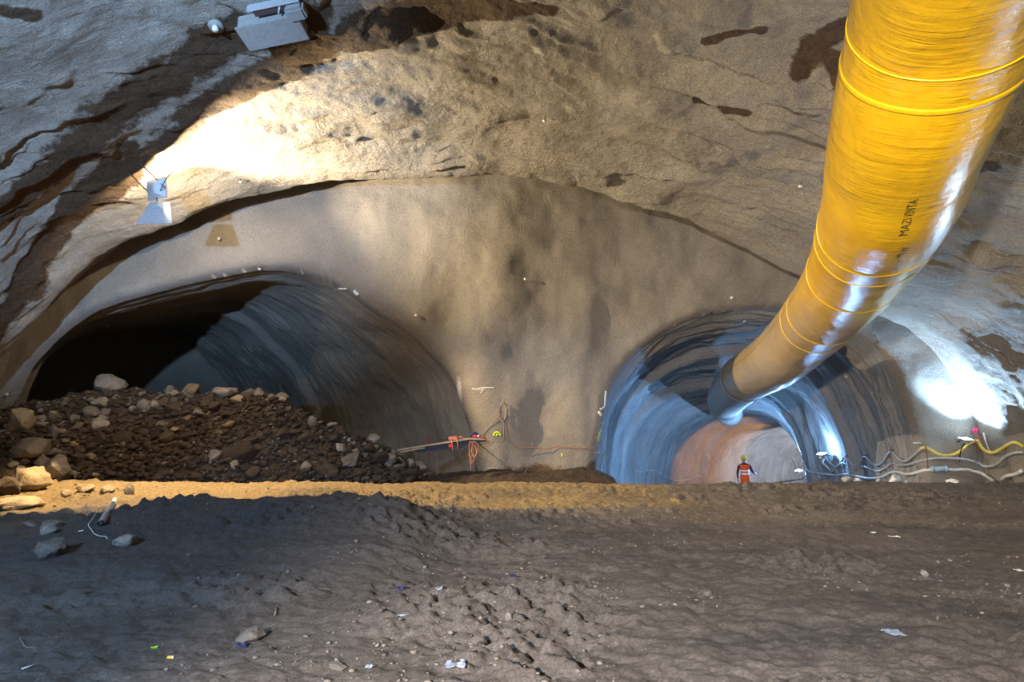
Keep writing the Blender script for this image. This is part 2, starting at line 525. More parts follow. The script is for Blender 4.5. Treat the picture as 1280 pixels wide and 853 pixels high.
def build_lining(name, poly, y0, head0, turn, L, segs, flare, mat, label, seed, narrow, endcap, slope, ledge, rim):
    Np = len(poly)
    xc = 0.5 * (poly[0, 0] + poly[-1, 0])
    s, cx, cy, psi = heading_path(xc, y0, head0, turn, L)
    # coarser steps far away
    pick = [0]
    while pick[-1] < len(s) - 1:
        pick.append(min(len(s) - 1, pick[-1] + (1 if s[pick[-1]] < 20 else 2)))
    s, cx, cy, psi = s[pick], cx[pick], cy[pick], psi[pick]
    k = np.ones_like(s); b = 0.0
    edges = []
    for i, sl in enumerate(segs):
        m = (s >= b) & (s < b + sl)
        u = (s[m] - b) / sl
        k[m] = 1 + flare * np.where(u < 0.95, u / 0.95, (1 - u) / 0.05)
        edges.append(b + sl)
        b += sl
    ang = psi * smooth(0, 5, s)
    wf = 1 - (1 - narrow) * smooth(0, 6, s)
    T = np.gradient(poly, axis=0); T /= np.linalg.norm(T, axis=1)[:, None]
    Nrm = np.stack([T[:, 1], -T[:, 0]], 1)      # inward
    arc = np.concatenate([[0], np.cumsum(np.linalg.norm(np.diff(poly, axis=0), axis=1))])
    A, S = np.meshgrid(arc, s)
    d = 0.16 * fbm(A * 0.3, S * 0.35, 3, seed)
    warp = 0.8 * fbm(A * 0.25, S * 0.4, 4, seed + 3)
    for per, amp in ((0.75, 0.12), (0.40, 0.08)):
        ph = S / per + warp * 0.8 / per
        fr = ph - np.floor(ph)
        gate = smooth(-0.25, 0.4, fbm(A * 0.5, S * 0.9, 3, seed + 9))
        d += ledge * amp * np.where(fr < 0.85, fr / 0.85, (1 - fr) / 0.15) * gate
    d += 0.02 * fbm(A * 5, S * 5, 2, seed + 12)
    d *= smooth(0.0, 1.0, S)
    X = (poly[None, :, 0] - xc) * k[:, None] * wf[:, None] + Nrm[None, :, 0] * d
    Z = (poly[None, :, 1]) * k[:, None] + Nrm[None, :, 1] * d - slope * np.clip(S - 0.5, 0, None)
    V = np.empty(A.shape + (3,))
    V[..., 0] = cx[:, None] + np.cos(ang)[:, None] * X
    V[..., 1] = cy[:, None] - np.sin(ang)[:, None] * X
    V[..., 2] = Z
    yb = head_base(poly[:, 0], poly[:, 1]) + rim(poly[:, 0]) - 0.012
    V[..., 1] += (yb - y0)[None, :] * smooth(1.5, 0, S)
    faces = grid_faces(len(s), Np, flip=True)
    VV = V.reshape(-1, 3)
    o = mesh_obj(name, VV, faces, mat)
    vattr(o, 'stain', np.zeros(len(VV)))
    vattr(o, 'ring_s', S.ravel()); vattr(o, 'ring_a', A.ravel())
    vattr(o, 'pale', np.zeros(len(VV)))
    tag(o, label, kind='structure')
    face = None
    if endcap:
        ring = V[-1]
        c = np.array((ring[:, 0].mean(), ring[:, 1].mean(), ring[:, 2].min()))
        rows = [c + (ring - c) * t for t in np.linspace(1, 0.02, 40)]
        E = np.array(rows)
        fw = np.array((math.sin(psi[-1]), math.cos(psi[-1]), 0))
        E = E + fw * (0.5 * fbm(E[..., 0] * 0.7, E[..., 2] * 0.7, 4, seed + 20)[..., None] * 0.5 - 0.0) * smooth(0, 6, np.arange(40))[:, None, None]
        face = mesh_obj(name + '_face', E.reshape(-1, 3), grid_faces(40, Np, flip=True), mat)
        vattr(face, 'stain', np.zeros(40 * Np)); vattr(face, 'pale', np.zeros(40 * Np))
        tag(face, label + ', end face', kind='structure')
    return o, face, (s, cx, cy, psi)

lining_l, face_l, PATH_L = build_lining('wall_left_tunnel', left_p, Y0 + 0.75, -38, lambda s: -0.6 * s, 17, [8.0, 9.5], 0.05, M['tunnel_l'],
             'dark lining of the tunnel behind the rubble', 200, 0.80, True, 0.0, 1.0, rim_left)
lining_r, face_r, PATH_R = build_lining('wall_right_tunnel', right_p, Y0 + RR, 10,
             lambda s: 0.55 * s + (1.3 * (s - 13) if s > 13 else 0), 52, [6.5, 6.5, 8, 8, 8, 20], 0.085, M['tunnel_r'],
             'ribbed lining of the lit tunnel curving to the right', 300, 0.97, True, 0.125, 1.25, lambda x: RR + 0 * x)

# rear end of the cavern, behind the camera
def build_rear():
    P = catmull(vault_p, 120)
    c = np.array((P[:, 0].mean(), 1.5))
    rows = [c + (P - c) * t for t in np.linspace(1.05, 0.02, 12)]
    V = np.array([[(p[0], -23.5, p[1]) for p in r] for r in rows]).reshape(-1, 3)
    o = mesh_obj('wall_rear', V, grid_faces(12, 120), M['head'])
    vattr(o, 'stain', np.zeros(len(V))); vattr(o, 'pale', np.zeros(len(V)))
    tag(o, 'shotcrete wall closing the cavern behind the camera', kind='structure')
build_rear()

# ------------------------------------------------------------------ mud floor
def floor_z(x, y, detail=True):
    x = np.asarray(x, float); y = np.asarray(y, float)
    z = 0.05 * fbm(x * 0.25, y * 0.3, 3, 400)
    # berm left in front of the tunnels, then the ramp down into the right-hand tunnel
    crest = 13.9 + 0.25 * fbm(x * 0.35, y * 0 + 1.0, 2, 402)
    z += 0.16 * np.exp(-((y - crest) / 1.3) ** 2)
    z += -0.16 * smooth(14.3, 15.2, y) * smooth(2.5, 1.0, x)
    ramp = smooth(1.6, 3.0, x)
    z += -ramp * (np.clip(y - 14.6, 0, 60.0) + 0.5 * np.clip(x - 13, 0, 40) * smooth(15, 18, y)) * 0.18
    # heap on the left
    hx = smooth(-7.2, -4.9, x) * smooth(-0.4, -2.0, x)
    hy = smooth(4.6, 8.4, y) * smooth(10.4, 9.0, y)
    z += 0.42 * hx * hy * (1 + 0.25 * fbm(x * 0.7, y * 0.7, 3, 405))
    if detail:
        near = smooth(16, 10, y)
        z += 0.07 * fbm(x * 0.9, y * 1.6, 5, 410, 0.6)
        cl = smooth(0.0, 0.45, fbm(x * 0.55, y * 0.9, 3, 414))
        z += 0.13 * np.abs(fbm(x * 3.2, y * 4.6, 4, 416, 0.6)) * (0.4 + 0.75 * cl)
        z += 0.065 * fbm(x * 8, y * 9, 3, 418, 0.65) * (0.45 + 1.0 * cl)
        bm_ = np.exp(-((y - 12.9) / 1.1) ** 2)
        z += 0.09 * bm_ * np.abs(fbm(x * 4, y * 4, 3, 420))
    return z

def build_floor():
    ys = [-23.5]
    while ys[-1] < 75:
        y = ys[-1]
        if y < 2.2: dy = 0.5
        elif y < 4.2: dy = 0.024
        elif y < 8: dy = 0.032
        elif y < 17: dy = 0.05
        elif y < 24: dy = 0.25
        else: dy = 1.2
        ys.append(y + dy)
    ys = np.array(ys)
    xs = np.concatenate([np.arange(-26, -16, 0.6), np.arange(-16, -5, 0.07), np.arange(-5, 5, 0.034), np.arange(5, 14.5, 0.06), np.arange(14.5, 60, 0.9)])
    X, Y = np.meshgrid(xs, ys)
    Z = floor_z(X, Y)
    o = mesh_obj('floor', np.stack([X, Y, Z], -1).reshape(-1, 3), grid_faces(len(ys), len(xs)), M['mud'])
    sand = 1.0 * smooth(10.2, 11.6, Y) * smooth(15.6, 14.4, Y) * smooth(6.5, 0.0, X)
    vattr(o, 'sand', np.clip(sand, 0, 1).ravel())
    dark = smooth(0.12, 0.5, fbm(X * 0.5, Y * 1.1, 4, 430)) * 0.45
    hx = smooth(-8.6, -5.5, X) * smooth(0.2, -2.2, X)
    dark = np.maximum(dark, 0.8 * hx * smooth(4.8, 7.0, Y) * smooth(10.8, 9.6, Y))  # shade on the mound, painted into the mud colour
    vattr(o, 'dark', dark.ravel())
    tag(o, 'churned brown mud floor of the cavern', kind='structure')
    return o
floor = build_floor()
bpy.context.view_layer.update()
#@@OBJECTS
# ------------------------------------------------------------------ casting onto the rock surfaces
_dg = bpy.context.evaluated_depsgraph_get()
TREES = {o.name: BVHTree.FromObject(o, _dg) for o in (ceiling, wall_end, lining_l, lining_r, face_l, face_r, floor)}
def cast(origin, d, only=None):
    best = None
    for k, tr in TREES.items():
        if only and k not in only: continue
        loc, nrm, idx, dist = tr.ray_cast(Vector(origin), Vector(d).normalized())
        if loc is not None and (best is None or dist < best[2]): best = (loc, nrm, dist)
    if best is None: return None
    loc, nrm, dist = best
    if nrm.dot(Vector(d)) > 0: nrm = -nrm
    return loc, nrm
def hit(px, py, only=None):
    r = cast(CAM, ray(px, py), only)
    if r is None: raise RuntimeError('no surface at %s %s' % (px, py))
    return r
def ground(x, y):
    r = cast((x, y, 6), (0, 0, -1), ('floor',))
    return r[0].z

# ------------------------------------------------------------------ materials of the installations
def mat_duct():
    t = NT('yellow_duct_fabric')
    v = t.coord()
    c = t.ramp(t.noise(v, 2.2, 5, 0.6), [(0.3, (0.72, 0.40, 0.006)), (0.7, (0.88, 0.54, 0.012))])
    gr = t.attr('dust')
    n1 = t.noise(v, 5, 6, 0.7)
    m = t.math('MULTIPLY', t.math('SUBTRACT', t.math('ADD', gr, t.math('MULTIPLY', n1, 0.5)), 0.32), 1.3, clamp=True)
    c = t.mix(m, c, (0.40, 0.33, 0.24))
    se = t.attr('seam')
    c = t.mix(t.math('MULTIPLY', se, t.math('MULTIPLY', t.noise(v, 14, 4, 0.8), 1.3, clamp=True)), c, (0.16, 0.09, 0.012))
    cv = t.n('ShaderNodeCombineXYZ')
    t.link(t.attr('dl'), cv.inputs[0]); t.link(t.attr('dc'), cv.inputs[1]); t.link(t.attr('ds'), cv.inputs[2])
    mp = t.n('ShaderNodeMapping'); mp.inputs['Scale'].default_value = (14, 1.1, 1.1); t.link(cv.outputs[0], mp.inputs[0])
    wr = t.noise(mp.outputs[0], 1.0, 4, 0.6, 0.5)
    mp2 = t.n('ShaderNodeMapping'); mp2.inputs['Scale'].default_value = (1.2, 1.6, 1.6); t.link(cv.outputs[0], mp2.inputs[0])
    ga = t.math('MULTIPLY', t.math('SUBTRACT', t.noise(mp2.outputs[0], 1.0, 3, 0.6), 0.36), 4.0, clamp=True)
    b1 = t.bump(t.math('MULTIPLY', wr, ga), 0.45, 0.05)
    b2 = t.bump(t.noise(v, 26, 4, 0.65, 1.5), 0.22, 0.02, b1)
    c = t.mix(t.math('MULTIPLY', t.noise(v, 60, 3, 0.8), 0.25), c, (0.45, 0.24, 0.01))
    return t.done(c, t.math('MULTIPLY_ADD', m, 0.2, 0.30), b2, Coat_Weight=0.25, Coat_Roughness=0.25)
M['duct'] = mat_duct()
M['duct_band'] = mat_plain('yellow_band', (0.85, 0.52, 0.01), 0.35, 0, 0.15)
M['duct_grey'] = mat_plain('grey_duct_fabric', (0.33, 0.31, 0.29), 0.5, 0, 0.2, 6)
M['duct_print'] = mat_plain('black_print', (0.06, 0.045, 0.03), 0.6)
M['alu'] = mat_plain('grey_painted_metal', (0.42, 0.44, 0.47), 0.45, 0.3, 0.12, 20)
M['alu_dusty'] = mat_plain('dusty_painted_metal', (0.24, 0.24, 0.235), 0.7, 0.0, 0.15, 14, 0.2)
M['steel'] = mat_plain('rusty_steel', (0.13, 0.09, 0.06), 0.7, 0.4, 0.4, 30)
M['dark'] = mat_plain('black_rubber', (0.025, 0.025, 0.028), 0.6)
M['lamp_warm'] = mat_emit('warm_lamp_glass', (1.0, 0.80, 0.50), 25)
M['lamp_cool'] = mat_emit('cool_lamp_glass', (0.75, 0.88, 1.0), 40)
M['glass_off'] = mat_plain('lamp_glass_unlit', (0.03, 0.035, 0.045), 0.08, 0.0, 0.2)

def point_light(name, loc, power, color, radius, parent=None):
    ld = bpy.data.lights.new(name, 'POINT')
    ld.energy = power; ld.color = color; ld.shadow_soft_size = radius
    o = bpy.data.objects.new(name, ld)
    col.objects.link(o)
    o.location = loc
    if parent is not None: o.parent = parent
    return o

def frustum(w0, h0, w1, h1, z0, z1):
    V = [(-w0/2, -h0/2, z0), (w0/2, -h0/2, z0), (w0/2, h0/2, z0), (-w0/2, h0/2, z0),
         (-w1/2, -h1/2, z1), (w1/2, -h1/2, z1), (w1/2, h1/2, z1), (-w1/2, h1/2, z1)]
    return V, [(3,2,1,0), (4,5,6,7), (0,1,5,4), (1,2,6,5), (2,3,7,6), (3,0,4,7)]

# ------------------------------------------------------------------ warm floodlight on the left shoulder of the vault
def build_warm_flood():
    base = Vector(at(197, 237, 13.1))
    n = Vector((0.413, 1.0, 0.164)).normalized()
    loc, nrm = cast(base, (-0.72, 0.0, 0.69), ('ceiling',))
    root = empty('floodlight', loc)
    tag(root, 'grey floodlight on two short rods shining on the left shoulder of the vault', 'lamp')
    q = n.to_track_quat('Z', 'Y').to_matrix().to_4x4()
    Mx = Matrix.Translation(base - loc) @ q
    def put(o):
        o.parent = root; o.matrix_local = Mx
        return o
    mb = MB().add(*frustum(0.20, 0.26, 0.62, 0.46, -0.16, -0.03)); hb = put(mb.build('housing', M['alu']))
    mb = MB().box((0, 0, -0.015), (0.66, 0.50, 0.028)); put(mb.build('face_rim', M['alu'], bevel=0.006))
    mb = MB().box((0, 0, 0.001), (0.54, 0.38, 0.008)); put(mb.build('glass', M['lamp_warm']))
    mb = MB()
    for k in range(5): mb.box((-0.08 + 0.04 * k, 0, -0.185), (0.012, 0.22, 0.05))
    put(mb.build('cooling_fins', M['alu']))
    up = Vector((0, 0, 1))
    for sx in (-0.30, 0.30):
        p0 = Mx @ Vector((sx, 0, -0.05))
        r = cast(loc + p0, (-0.72, 0.0, 0.69), ('ceiling',))
        end = (r[0] if r else loc) - loc
        tube('rod', [p0, p0 * 0.5 + end * 0.5, end], 0.016, M['steel'], root, 8)
    lead = [Mx @ Vector((-0.25, -0.1, -0.12)), Mx @ Vector((-0.6, -0.1, -0.25)) - nrm * 0.25, Mx @ Vector((-1.1, -0.05, -0.3)) - nrm * 0.5]
    tube('power_lead', catmull(lead, 14), 0.010, M['dark'], root, 6)
    pl = point_light('warm_flood_light', Mx @ Vector((0, 0, 0.035)), WARM_W, (1.0, 0.80, 0.52), 0.025, root)
    tgt = loc + Mx @ Vector((0, 0, 0.035))
    sp = spot_lamp('warm_flood_beam', (0, 0, 0), Vector((0.90, -0.25, 0.40)), BEAM_W, (1.0, 0.79, 0.50), 138, 0.5, 0.03)
    sp.parent = root; sp.location = Mx @ Vector((0, 0, 0.035))
    # second head, shield and barn door added to light the sand, not the heap
    b2 = base - loc + Vector((0.05, 0.0, -0.42))
    n2 = Vector((0.03, 1.0, -0.34)).normalized()
    M2 = Matrix.Translation(b2) @ n2.to_track_quat('Z', 'Y').to_matrix().to_4x4()
    def put2(o): o.parent = root; o.matrix_local = M2; return o
    hd = put2(MB().add(*frustum(0.10, 0.10, 0.26, 0.18, -0.10, -0.02)).build('lower_head', M['alu']))
    src = M2 @ Vector((0, 0, 0.03))
    xd = n2.cross(Vector((0, 0, 1))).normalized(); ud = xd.cross(n2)
    q = [(-0.22, 0.10), (0.26, 0.10), (0.50, -0.54), (-0.36, -0.54)]
    V = [src - n2 * 0.03 + xd * x + ud * z for x, z in q] + [src - n2 * 0.042 + xd * x + ud * z for x, z in q]
    mesh_obj('lower_shield', V, [(0,1,2,3), (7,6,5,4), (0,4,5,1), (1,5,6,2), (2,6,7,3), (3,7,4,0)], M['alu'], root, False)
    q = [(-0.24, -0.03), (0.10, -0.03), (0.30, -0.37), (-0.24, -0.37)]
    V = [src + Vector((x, 0.075, z)) for x, z in q] + [src + Vector((x, 0.083, z)) for x, z in q]
    mesh_obj('barn_door', V, [(0,1,2,3), (7,6,5,4), (0,4,5,1), (1,5,6,2), (2,6,7,3), (3,7,4,0)], M['dark'], root, False)
    tube('stem', [M2 @ Vector((0, 0.05, -0.05)), Mx @ Vector((0, 0, -0.06))], 0.014, M['steel'], root, 6)
    dn = spot_lamp('warm_flood_lower_beam', (0, 0, 0), Vector((0.40, -0.10, -1.0)), LOWER_W, (1.0, 0.70, 0.36), 112, 0.3, 0.008)
    dn.parent = root; dn.location = src
    return root
LOWER_W = 6500
WARM_W = 470
BEAM_W = 6200
build_warm_flood()

# ------------------------------------------------------------------ blue-white floodlights at the foot of the right wall
def on_right_wall(s0, z, off):
    """a point off the right wall of the right-hand tunnel, s0 metres in"""
    s, cx, cy, psi = PATH_R
    i = int(np.searchsorted(s, s0))
    c = Vector((cx[i], cy[i], z)); rt = Vector((math.cos(psi[i]), -math.sin(psi[i]), 0))
    loc, nrm = cast(c, rt, ('wall_right_tunnel',))
    return loc, -rt, c
def build_cool_flood(loc, nh, power, off, label, aim, cone, color=(0.24, 0.52, 1.0), glass='lamp_cool', name='work_light', group='work lights along the right wall', laim=None, extra=0):
    base = loc + nh * off
    root = empty(name, loc)
    tag(root, label, 'lamp', group)
    n = (Vector(aim)).normalized()
    q = n.to_track_quat('Z', 'Y').to_matrix().to_4x4()
    Mx = Matrix.Translation(base - loc) @ q
    def put(o): o.parent = root; o.matrix_local = Mx; return o
    put(MB().add(*frustum(0.16, 0.14, 0.34, 0.24, -0.12, -0.02)).build('housing', M['alu']))
    put(MB().box((0, 0, -0.012), (0.36, 0.26, 0.022)).build('face_rim', M['alu'], bevel=0.005))
    put(MB().box((0, 0, 0.0), (0.30, 0.20, 0.008)).build('glass', M[glass]))
    mb = MB()
    mb.tube([Mx @ Vector((-0.19, 0, -0.05)), Vector((0, 0, -0.1))], 0.014, 6)
    mb.tube([Mx @ Vector((0.19, 0, -0.05)), Vector((0, 0, -0.1))], 0.014, 6)
    mb.build('bracket', M['steel'], root)
    drop = [Mx @ Vector((0, 0, -0.12)), Mx @ Vector((0, 0, -0.35)) - nh * 0.08, Mx @ Vector((0.1, 0, -0.9)) - nh * 0.12]
    tube('power_lead', catmull(drop, 12), 0.013, M['dark'], root, 6)
    if cone:
        sp = spot_lamp(name + '_source', (0, 0, 0), Vector(laim) if laim else n, power, color, cone, 0.5, 0.05)
        sp.parent = root; sp.location = Mx @ Vector((0, 0, 0.06))
        if extra: point_light(name + '_spill', Mx @ Vector((0, 0, 0.07)), extra, color, 0.06, root)
    else:
        point_light(name + '_source', Mx @ Vector((0, 0, 0.06)), power, color, 0.06, root)
    return root
_l, _n = hit(1196, 548)
build_cool_flood(_l, Vector((_n.x, _n.y, 0)).normalized(), 1900, 0.40, 'blue white work light at the wall foot nearest the camera, above the yellow hose', (0.10, -0.30, 0.95), 120, (0.42, 0.68, 1.0))
_l, _n, _c = on_right_wall(8.6, 0.35, 0.4)
build_cool_flood(_l, _n, 2700, 0.45, 'blue white work light second from the right edge, where the cables bunch', (-0.30, -0.1, 1.0), 112, laim=(-0.85, 0.05, -0.12), extra=350)
_l, _n, _c = on_right_wall(16.5, -0.9, 0.4)
build_cool_flood(_l, _n, 2000, 0.45, 'blue white work light farthest down the right tunnel', (-0.30, -0.1, 1.0), 0)
_l, _n, _c = on_right_wall(29.0, -1.6, 0.4)
build_cool_flood(_l, _n, 1900, 0.45, 'orange lamp round the bend of the right tunnel', (_n.x, _n.y, 0.08), 80, (1.0, 0.48, 0.18), 'lamp_warm', 'tunnel_lamp', None)
_l, _n, _c = on_right_wall(35.0, -1.8, 0.4)
build_cool_flood(_l, _n, 2600, 0.45, 'white lamp deepest round the bend of the right tunnel', (_n.x + 0.3, _n.y + 0.3, 0.2), 120, (0.80, 0.86, 1.0), 'lamp_cool', 'tunnel_lamp', None)  # white lamp added out of sight to brighten the far tunnel

_r = cast((6.0, 11.0, 1.3), (1, 0, 0), ('ceiling',))
build_cool_flood(_r[0], Vector((-1, 0, 0)), 800, 0.45, 'blue white work light on the right wall beside the camera, outside the picture', (-0.78, -0.45, 0.36), 62, (0.42, 0.68, 1.0))

# ------------------------------------------------------------------ ventilation duct
RD = 0.80
def build_duct():
    key = [(1310, -330, 3.3), (1235, -140, 4.2), (1187, 5, 5.2), (1143, 135, 6.15), (1125, 195, 6.8), (1108, 258, 7.7), (1072, 333, 10.2), (1036, 384, 12.4),
           (1003, 419, 14.5), (969, 451, 16.4), (928, 476, 20.5), (909, 497, 25.5), (906, 508, 31.0), (912, 517, 37.0)]
    P = catmull([at_depth(*k) for k in key], 620)
    first = P[0]; root = empty('ventilation_duct', first)
    tag(root, 'big yellow ventilation duct sagging from the vault into the right tunnel', 'duct')
    P = P - first
    L = np.concatenate([[0], np.cumsum(np.linalg.norm(np.diff(P, axis=0), axis=1))])
    SEG = 112
    T, N, B = frames(P, (0, 1, 0))
    a = np.linspace(0, 2 * math.pi, SEG, endpoint=False)
    Lg, Ag = np.meshgrid(L, a, indexing='ij')
    ca, sa = np.cos(Ag), np.sin(Ag)
    r = RD + 0.006 * np.sin(Lg * 2 * math.pi / 0.11 + 1.5 * fbm(Lg * 1.0, ca * 1.5 + sa, 3, 500)) * smooth(0.0, 0.4, fbm(Lg * 0.6, ca + 0.7 * sa, 3, 503) + 0.2)
    r += 0.018 * fbm(Lg * 0.8, ca * 1.2 + 2.1 * sa, 3, 505)
    r += 0.012 * np.abs(fbm(Lg * 7.0, ca * 1.6 + 1.3 * sa, 2, 507)) * smooth(0.1, 0.5, fbm(Lg * 0.5 + 9, ca * 1.3 - sa, 2, 509))
    rings = []
    V = P[:, None, :] + (N[:, None, :] * ca[..., None] + B[:, None, :] * sa[..., None]) * r[..., None]
    depth = (P + first - CAM) @ np.array((0, math.cos(PITCH), math.sin(PITCH)))
    cut = int(np.searchsorted(depth, 20.0))
    return root, P, L, N, B, T, V, r, a, depth, cut, SEG, first
def cyl_faces(n0, n1, seg):
    i = np.arange(n0, n1 - 1)[:, None]; j = np.arange(seg)[None, :]
    k = (j + 1) % seg
    return np.stack([i*seg + j, i*seg + k, (i+1)*seg + k, (i+1)*seg + j], -1).reshape(-1, 4)
droot, DP, DL, DN, DB, DT, DV, DR, DA, DD, DCUT, DSEG, DF = build_duct()
def duct_part(name, n0, n1, mat, scale=1.0):
    V = DP[n0:n1, None, :] + (DV[n0:n1] - DP[n0:n1, None, :]) * scale
    return mesh_obj(name, V.reshape(-1, 3), cyl_faces(0, n1 - n0, DSEG), mat, droot)
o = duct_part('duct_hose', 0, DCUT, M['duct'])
Lr, Ar = np.meshgrid(DL[:DCUT], DA, indexing='ij')
grey_mix = smooth(8.0, 15.0, DD[:DCUT])[:, None] * 0.8 + 0.25 * fbm(Lr * 0.5, np.cos(Ar) * 1.5, 3, 520)  # greyer tan towards the far, lower length, with patchy noise
vattr(o, 'dust', np.clip(grey_mix, 0, 1).ravel())
vattr(o, 'dl', Lr.ravel()); vattr(o, 'dc', np.cos(Ar).ravel()); vattr(o, 'ds', np.sin(Ar).ravel())
# where a stripe of the circumference faces the camera: used for seams and print
def duct_dir(i, px, py):
    """angle on ring i of the point seen at a pixel"""
    c = DP[i] + DF
    best = None
    for k in range(DSEG):
        p = DV[i, k] + DF - CAM
        q = np.array((p[0], p[1] * math.cos(PITCH) + p[2] * math.sin(PITCH), -p[1] * math.sin(PITCH) + p[2] * math.cos(PITCH)))
        sx = 640 + F * q[0] / q[1]; sy = 426.5 - F * q[2] / q[1]
        n = DV[i, k] - DP[i]
        if np.dot(n, DV[i, k] + DF - CAM) > 0: continue
        e = (sx - px) ** 2 + (sy - py) ** 2
        if best is None or e < best[0]: best = (e, k)
    return best[1] if best else 0
i_mid = int(np.searchsorted(DD, 6.8))
SEAM_K = duct_dir(i_mid, 1082, 190)
SEAM2_K = duct_dir(i_mid, 1172, 195)
ang = np.abs((DA[None, :] - DA[SEAM_K] + math.pi) % (2 * math.pi) - math.pi) + 0.02 * fbm(Lr * 1.5, Ar, 2, 530)
ang2 = np.abs((DA[None, :] - DA[SEAM2_K] + math.pi) % (2 * math.pi) - math.pi) + 0.02 * fbm(Lr * 1.5, Ar + 5, 2, 531)
vattr(o, 'seam', (0.75 * smooth(0.045, 0.01, ang) + 0.45 * smooth(0.035, 0.01, ang2)).clip(0, 1).ravel())
# grey outlet length that turns away into the tunnel
duct_part('outlet_sleeve', DCUT - 4, len(DP), M['duct_grey'], 1.03)
# hoop bands
for dep, wd in ((5.25, 0.03), (5.62, 0.09), (8.2, 0.03), (8.75, 0.02), (10.4, 0.045), (12.6, 0.03), (13.3, 0.04), (19.9, 0.12)):
    i = int(np.searchsorted(DD, dep))
    j = int(np.searchsorted(DL, DL[i] + wd))
    n = 7
    ss = np.linspace(DL[i], DL[i] + wd, n)
    rows = []
    for q, s in enumerate(ss):
        t = np.interp(s, DL, np.arange(len(DL))); i0 = int(t); fq = t - i0
        c = DP[i0] * (1 - fq) + DP[min(i0 + 1, len(DP) - 1)] * fq
        rr = 1.0 + (0.010 if dep < 19 else 0.045) * math.sin(math.pi * q / (n - 1)) ** 0.5 + (0.002 if 0 < q < n - 1 else -0.01)
        vv = DV[i0] * (1 - fq) + DV[min(i0 + 1, len(DP) - 1)] * fq
        rows.append(c + (vv - c) * rr)
    mesh_obj('hoop_band', np.array(rows).reshape(-1, 3), cyl_faces(0, n, DSEG), M['duct_band'] if dep < 19 else M['duct_grey'], droot)

# ------------------------------------------------------------------ lettering printed along the duct
def build_print(text, dep, k0, size, stretch=1.0):
    cu = bpy.data.curves.new('print_curve', 'FONT')
    cu.body = text; cu.size = size; cu.resolution_u = 2
    tmp = bpy.data.objects.new('print_tmp', cu)
    col.objects.link(tmp)
    bpy.context.view_layer.update()
    me = bpy.data.meshes.new_from_object(tmp.evaluated_get(bpy.context.evaluated_depsgraph_get()))
    bpy.data.objects.remove(tmp); bpy.data.curves.remove(cu)
    bm = bmesh.new(); bm.from_mesh(me); bpy.data.meshes.remove(me)
    bmesh.ops.triangulate(bm, faces=bm.faces[:])
    i = int(np.searchsorted(DD, dep)); s0 = DL[i]
    for v in bm.verts:
        s = s0 - v.co.x * stretch
        t = float(np.interp(s, DL, np.arange(len(DL)))); i0 = int(t); f = t - i0
        kk = (k0 + (v.co.y / RD) * DSEG / (2 * math.pi)) % DSEG
        k1 = int(kk); g = kk - k1; k2 = (k1 + 1) % DSEG
        c = DP[i0] * (1 - f) + DP[i0 + 1] * f
        p = (DV[i0, k1] * (1 - g) + DV[i0, k2] * g) * (1 - f) + (DV[i0 + 1, k1] * (1 - g) + DV[i0 + 1, k2] * g) * f
        v.co = Vector(c + (p - c) * 1.008)
    m = bpy.data.meshes.new('print'); bm.to_mesh(m); bm.free()
    m.materials.append(M['duct_print'])
    ob = bpy.data.objects.new('print', m); col.objects.link(ob); ob.parent = droot
    tag(ob, 'faded black block lettering')
KP = duct_dir(int(np.searchsorted(DD, 6.9)), 1132, 200)
build_print('MAZI VENTA', 7.15, KP, 0.13)
build_print('MJ yy', 7.55, KP - 1, 0.12)
build_print('M 1 IL3T', 8.0, KP - 2, 0.11)

# ------------------------------------------------------------------ rubble
rng = random.Random(11)
nrg = np.random.RandomState(5)
def rock_mesh(seed, npts=18, flat=0.7, bevel=0.05, rough=0.0):
    r = np.random.RandomState(seed)
    bm = bmesh.new()
    p = r.normal(size=(npts, 3)); p /= np.linalg.norm(p, axis=1)[:, None]
    p *= (0.5 * (0.82 + 0.3 * r.rand(npts)))[:, None] * np.array((1.0, 0.8, flat))
    for q in p: bm.verts.new(q)
    res = bmesh.ops.convex_hull(bm, input=bm.verts[:])
    loose = [v for v in bm.verts if not v.link_faces]
    bmesh.ops.delete(bm, geom=loose, context='VERTS')
    if bevel:
        bmesh.ops.bevel(bm, geom=bm.edges[:], offset=bevel, segments=1, affect='EDGES', clamp_overlap=True)
    if rough:
        bmesh.ops.triangulate(bm, faces=bm.faces[:])
        bmesh.ops.subdivide_edges(bm, edges=bm.edges[:], cuts=3, use_grid_fill=True)
        for _ in range(3): bmesh.ops.smooth_vert(bm, verts=bm.verts[:], factor=0.5, use_axis_x=True, use_axis_y=True, use_axis_z=True)
        co = np.array([v.co[:] for v in bm.verts])
        dd = noise3(co[:, 0] * 5, co[:, 1] * 5, co[:, 2] * 5, seed) * rough + noise3(co[:, 0] * 12, co[:, 1] * 12, co[:, 2] * 12, seed + 1) * rough * 0.5
        for v, q in zip(bm.verts, dd): v.co += v.co.normalized() * float(q)
    me = bpy.data.meshes.new('stone'); bm.to_mesh(me); bm.free()
    return me
PROTO = {}
for mk in ('rock_grey', 'rock_brown', 'rock_tan'):
    PROTO[mk] = []
    for k in range(9):
        me = rock_mesh(100 + k, 13 + k, 0.62 + 0.04 * (k % 4), 0.03)
        me.materials.append(M[mk]); PROTO[mk].append(me)
HERO = {}
def hero_mesh(seed, mk):
    key = (seed, mk)
    if key not in HERO:
        me = rock_mesh(seed, 20, 0.7, 0.03, 0.035); me.polygons.foreach_set('use_smooth', np.ones(len(me.polygons), bool)); me.materials.append(M[mk]); HERO[key] = me
    return HERO[key]
